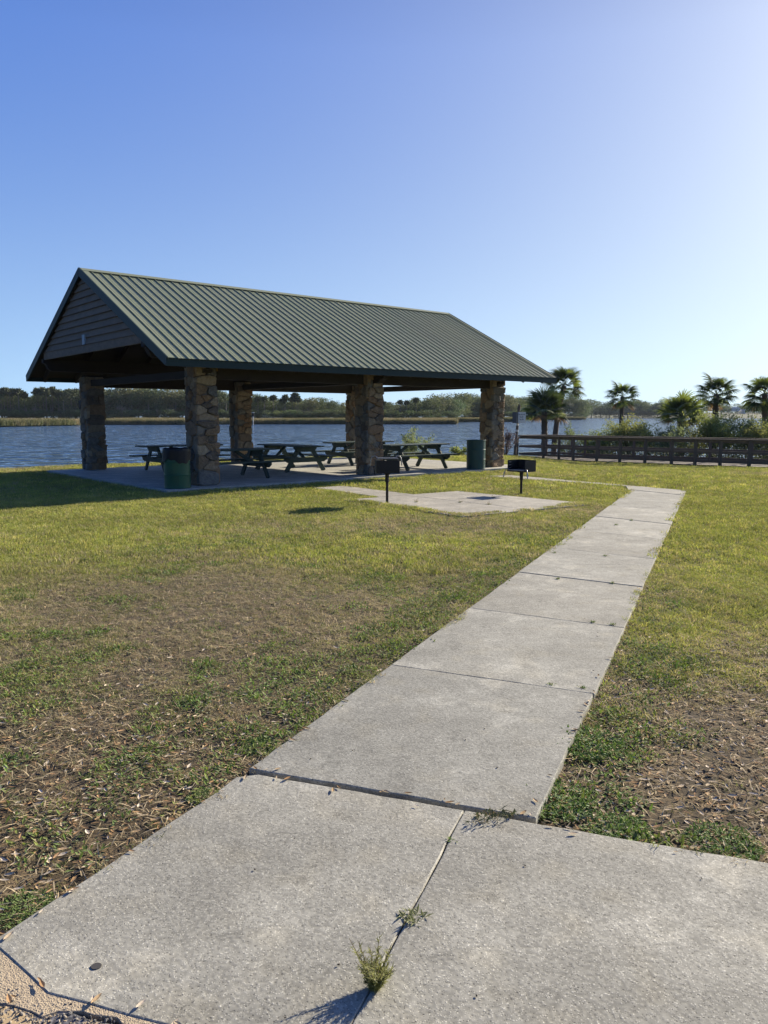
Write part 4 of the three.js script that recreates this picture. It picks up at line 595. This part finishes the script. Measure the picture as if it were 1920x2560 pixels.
{
  const r = rng(2024), sets = [[[]], [[]], [[]]], clover = [[]];
  const wedge = (d0, d1) => { const d = Math.sqrt(lerp(d0 * d0, d1 * d1, r())); return [(r() * 2 - 1) * (0.6 * d + 1.0), d]; };
  const put = (x, d, zone) => {
    const over = blocked(x, d); if ((over && !overgrown(x, d)) || d > edgeD(x) + 0.5) return;
    const [g, de, li, cv] = lawn(x, d); if (!over && r() > de * (1 - 0.45 * cv)) return;
    const a = r(); let c = a < 0.27 + 0.42 * g ? mix3(OLIVE, LUSH, clamp(g * 1.3, 0, 1)) : a < 0.5 + 0.46 * g ? mix3(STRAW, YELLOW, clamp(g * 1.2, 0, 1)) : STRAW;
    const v = (0.55 + r() * 0.6) * (r() < 0.14 ? 1.5 : 1); const hp = 0.55 + 0.95 * fbm(x * 1.3 + 31, d * 1.3 + 8, 3), cp = 0.78 + 0.44 * fbm(x * 0.9 + 4, d * 0.9 + 61, 3); const L = sets[zone], edge = nearPave(x, d, 0.05);
    L[Math.floor(r() * L.length)].push({ x, d, y: over ? -0.004 : groundY(x, d) - 0.004, ry: r() * 6.283, rx: (r() - 0.5) * 0.3, rz: (r() - 0.5) * 0.3, s: (0.75 + r() * 0.5) * (0.72 + 0.4 * g), sy: (0.55 + r() * 0.5) * (0.6 + 0.5 * g) * (edge ? 0.8 : 1) * hp, c: col(c[0] * v * cp, c[1] * v * cp, c[2] * v * cp) });
  };
  for (let i = 0; i < 62000; i++) { const [x, d] = wedge(1.8, 8.5); put(x, d, 0); }
  for (let i = 0; i < 64000; i++) { const [x, d] = wedge(8, 17); put(x, d, 1); }
  for (let i = 0; i < 66000; i++) { const [x, d] = wedge(16, 37); put(x, d, 2); }
  for (let i = 0; i < 16000; i++) { const [x, d] = wedge(1.8, 13); if (blocked(x, d)) continue; const [, , , cv] = lawn(x, d); if (r() > cv) continue; const v = 0.7 + r() * 0.7; clover[0].push({ x, d, y: groundY(x, d) - 0.004, ry: r() * 6.283, s: 0.7 + r() * 0.6, c: col(CLOVER[0] * v * (0.9 + r() * 0.4), CLOVER[1] * v, CLOVER[2] * v) }); }
  const near = [tuft(r, 13, 0.055, 0.05, 0.0042, 1.0), tuft(r, 11, 0.06, 0.042, 0.0038, 1.4), tuft(r, 12, 0.05, 0.06, 0.005, 0.8)], midG = [tuft(r, 15, 0.085, 0.065, 0.007, 0.8), tuft(r, 15, 0.09, 0.055, 0.0075, 1.1)], farG = [tuft(r, 20, 0.13, 0.085, 0.011, 0.7), tuft(r, 20, 0.14, 0.075, 0.012, 0.9)];
  sets[0].forEach((L, i) => scatter('lawn_grass', 'short thin grass of the lawn nearest the camera', 'grass', near[i], M.inst, L));
  sets[1].forEach((L, i) => scatter('lawn_grass', 'yellow-green grass of the lawn before the grill pad', 'grass', midG[i], M.inst, L));
  sets[2].forEach((L, i) => scatter('lawn_grass', 'bright grass of the lawn around the pavilion up to the shore', 'grass', farG[i], M.inst, L));
  const cg = [rosette(r, 26, 0.075, 0.03, 0.012, 0.035), rosette(r, 22, 0.07, 0.036, 0.011, 0.03)];
  clover.forEach((L, i) => scatter('ground_cover', 'small-leaved green weeds in the lawn beside the footpath', 'weeds', cg[i], M.inst, L));
  // fallen leaves and straw
  const leaf = (() => { const v = [], L = 0.026, w = 0.0085, ys = [0.003, 0.0005, 0, 0.001, 0.005]; const xs = [-1, -0.5, 0, 0.5, 1], ws = [0, 0.8, 1, 0.75, 0]; for (let k = 0; k < 4; k++) for (const s of [-1, 1]) { const a = [xs[k] * L, ys[k], 0], b = [xs[k + 1] * L, ys[k + 1], 0], c = [xs[k] * L, ys[k] + 0.003 * ws[k], s * w * ws[k]], d = [xs[k + 1] * L, ys[k + 1] + 0.003 * ws[k + 1], s * w * ws[k + 1]]; v.push(...a, ...b, ...c, ...b, ...d, ...c); } return tri(v); })();
  const straw = tri([-0.03, 0, -0.0014, 0.0, 0.004, -0.0018, 0.0, 0.004, 0.0018, -0.03, 0, -0.0014, 0, 0.004, 0.0018, -0.03, 0, 0.0014, 0, 0.004, -0.0018, 0.035, 0.0, 0, 0, 0.004, 0.0018]);
  const leaves = [], straws = [], LC = [[0.52, 0.42, 0.29], [0.46, 0.33, 0.19], [0.36, 0.23, 0.12], [0.40, 0.25, 0.13], [0.62, 0.53, 0.41], [0.24, 0.16, 0.09]];
  for (let i = 0; i < 42000; i++) { const [x, d] = wedge(1.8, 8.5); const on = blocked(x, d); if (on && (r() > 0.3 || !(nearGrass(x, d, 0.05)))) continue; const [g, de, li] = lawn(x, d), rt = x > pathR(d) - 0.3; if (r() < Math.max(0.03, li) * 0.95) { const c = LC[Math.floor(Math.pow(r(), rt ? 1.5 : 0.8) * 6)] , v = 0.75 + r() * 0.5; leaves.push({ x, d, y: on ? 0.007 : groundY(x, d) + 0.004 + r() * 0.014, ry: r() * 6.283, rx: (r() - 0.5) * (on ? 0.1 : 0.5), rz: (r() - 0.5) * (on ? 0.1 : 0.4), s: 0.33 + r() * 0.6, c: col(c[0] * v, c[1] * v, c[2] * v) }); } }
  for (let i = 0; i < 110000; i++) { const [x, d] = wedge(1.8, 11); if (blocked(x, d)) continue; const [g, de, li] = lawn(x, d); if (r() < 0.35 * (1 - g) + 0.3 * li) { const v = 0.6 + r() * 0.6; straws.push({ x, d, y: groundY(x, d) + 0.003 + r() * 0.014, ry: r() * 6.283, rx: (r() - 0.5) * 0.5, rz: (r() - 0.5) * 0.7, s: 0.6 + r() * 0.9, c: col(0.52 * v, 0.42 * v, 0.26 * v) }); } }
  scatter('fallen_leaves', 'dry curled fallen leaves on the bare soil beside the paving', 'leaf litter', leaf, M.litter, leaves);
  scatter('dry_straw', 'thin dry grass stems lying over the worn lawn', 'straw', straw, M.litter, straws);
}
// weeds that stand on their own
{
  const r = rng(612);
  const bushy = thing('joint_weed', 'tallest feathery weed in the slab joint, casting a spiky shadow', 'weed', [-0.026, -0.01, -2.02]);
  const stems = [], fol = []; for (let k = 0; k < 74; k++) { const a = r() * 6.283, l = 0.045 + r() * r() * 0.12, s = 0.2 + r() * 0.6, e = V(Math.cos(a) * l * s, l, Math.sin(a) * l * s); stems.push(tube([V(0, 0, 0), e.clone().multiplyScalar(0.5).add(V(0, 0.01, 0)), e], [0.0016, 0.0012, 0.0006], 4)); for (let j = 0; j < 34; j++) { const f = 0.12 + 0.8 * r(), p = e.clone().multiplyScalar(f), b = r() * 6.283, u = r() * 0.9, L = 0.010 + r() * 0.014, d = V(Math.cos(b), u, Math.sin(b)).multiplyScalar(L), w = V(-Math.sin(b), 0, Math.cos(b)).multiplyScalar(0.0019); fol.push(p.x - w.x, p.y, p.z - w.z, p.x + w.x, p.y, p.z + w.z, p.x + d.x, p.y + d.y, p.z + d.z); } }
  mesh('stem', merge(stems), M.weedDry, bushy); mesh('leaves', tri(fol), leafMat(0.27, 0.28, 0.06, 0.45), bushy);
  const rg = [rosette(r, 60, 0.045, 0.05, 0.009, 0.035), rosette(r, 90, 0.11, 0.035, 0.012, 0.05), rosette(r, 26, 0.018, 0.02, 0.005, 0.015), rosette(r, 900, 0.21, 0.034, 0.012, 0.065), tuft(r, 50, 0.10, 0.10, 0.006, 0.8)];
  const weed = (name, label, g, pos, mats, sc = [1, 1, 1], turn = 0, group) => { const o = thing(name, label, 'weed', pos, turn, group); g.forEach((q, i) => mesh(['leaves', 'blades', 'stem'][i], q, mats[i], o)); o.scale.set(...sc); return o; };
  weed('joint_weed', 'flat star-shaped pale green weed in the joint beyond the tallest weed', [rg[0]], [0.092, -0.008, -2.335], [leafMat(0.27, 0.29, 0.12, 0.4)], [0.8, 0.65, 0.8]);
  weed('joint_weed', 'tiny green sprig in the joint between the two foreground slabs', [rg[2]], [0.262, -0.008, -2.80], [M.weed]);
  weed('joint_weed', 'dark spreading weed mat where the slab joints meet', [rg[1], tuft(r, 40, 0.1, 0.05, 0.004, 1.6)], [0.44, -0.006, -2.955], [leafMat(0.10, 0.12, 0.045, 0.3), M.weedDry], [1, 0.9, 0.42], 0.35);
  for (const [x, d, s, lab] of [[0.74, 3.16, 0.85, 'largest green weed clump at the corner of path and litter'], [0.95, 2.93, 0.62, 'small green weed clump between slab edge and leaf litter'], [1.33, 2.83, 0.68, 'weed clump near the right frame edge beside the slab'], [1.02, 3.75, 0.95, 'broad low weed clump on the right side of the first path slab'], [-0.62, 3.72, 0.5, 'leafy weed clump left of the first path joint'], [-0.78, 3.2, 0.42, 'small weed clump by the left edge of the foreground slab'], [-1.22, 2.42, 0.5, 'bright weed clump at the lower left above the slab corner'], [-1.27, 2.05, 0.34, 'small weed clump on the sand in the bottom left corner'], [-1.2, 1.9, 0.3, 'lowest weed clump at the left edge of the worn asphalt'], [-0.1, 4.5, 0.45, 'weed clump beside the left path edge at the second joint']]) weed('weed_clump', lab, [rg[3]], [x, groundY(x, d) - 0.003, -d], [s > 0.6 ? M.weed : leafMat(0.19, 0.29, 0.05, 0.45)], [s, s * 0.85, s], r() * 6);
  [[1.02, 4.55], [1.2, 4.48], [1.66, 5.98], [1.8, 5.9], [1.75, 7.62], [2.25, 7.42], [2.05, 9.1], [2.6, 8.9], [3.5, 11.5], [3.9, 12.0]].forEach(([x, d], i) => weed('path_sprig', 'little weed sprig in a cross joint of the footpath', [rg[2], tuft(r, 10, 0.012, 0.03, 0.002, 1.2)], [x, -0.008, -d], [M.weed, M.weedDry], [1.3, 1, 1.3].map((v) => v * (0.9 + 0.05 * i)), r() * 6, 'weed sprigs in the footpath joints'));
  [[0.62, 14.6], [1.45, 14.55], [2.2, 15.4], [1.95, 14.2]].forEach(([x, d], i) => weed('pad_sprig', 'little weed sprig in a joint of the grill pad', [rg[2], tuft(r, 14, 0.02, 0.06, 0.003, 1.2)], [x, -0.008, -d], [M.weed, M.weedDry], [1.8, 1.3, 1.8], r() * 6, 'weed sprigs in the grill pad joints'));
  weed('lawn_tuft', 'long pale grass tuft standing in the lawn near the left frame edge', [rg[4]], [-3.3, groundY(-3.3, 6.9), -6.9], [leafMat(0.16, 0.22, 0.05, 0.4)]);
  const bits = []; for (let i = 0; i < 34; i++) { const d = 1.9 + r() * r() * 7, x = pathL(d) + r() * 2.4; if (!blocked(x, d) || nearGrass(x, d, 0.04)) continue; bits.push(new THREE.DodecahedronGeometry(0.0022 + r() * 0.0022, 0).scale(1.3, 0.6, 0.8).rotateY(r() * 6).translate(x, 0.006, -d)); }
  tag(mesh('debris', merge(bits), std({ color: col(0.05, 0.04, 0.03), roughness: 1 })), 'scattered dark seeds and crumbs lying on the concrete slabs', 'debris', null, 'stuff');
  tag(mesh('metal_disc', new THREE.CylinderGeometry(0.0155, 0.0165, 0.004, 22).scale(1, 1, 0.9).translate(-0.858, 0.0015, -2.108), std({ color: col(0.07, 0.065, 0.06), roughness: 0.7 })), 'small dark round disc set flat in the near left slab', 'disc');
}
renderer.render(scene, camera);
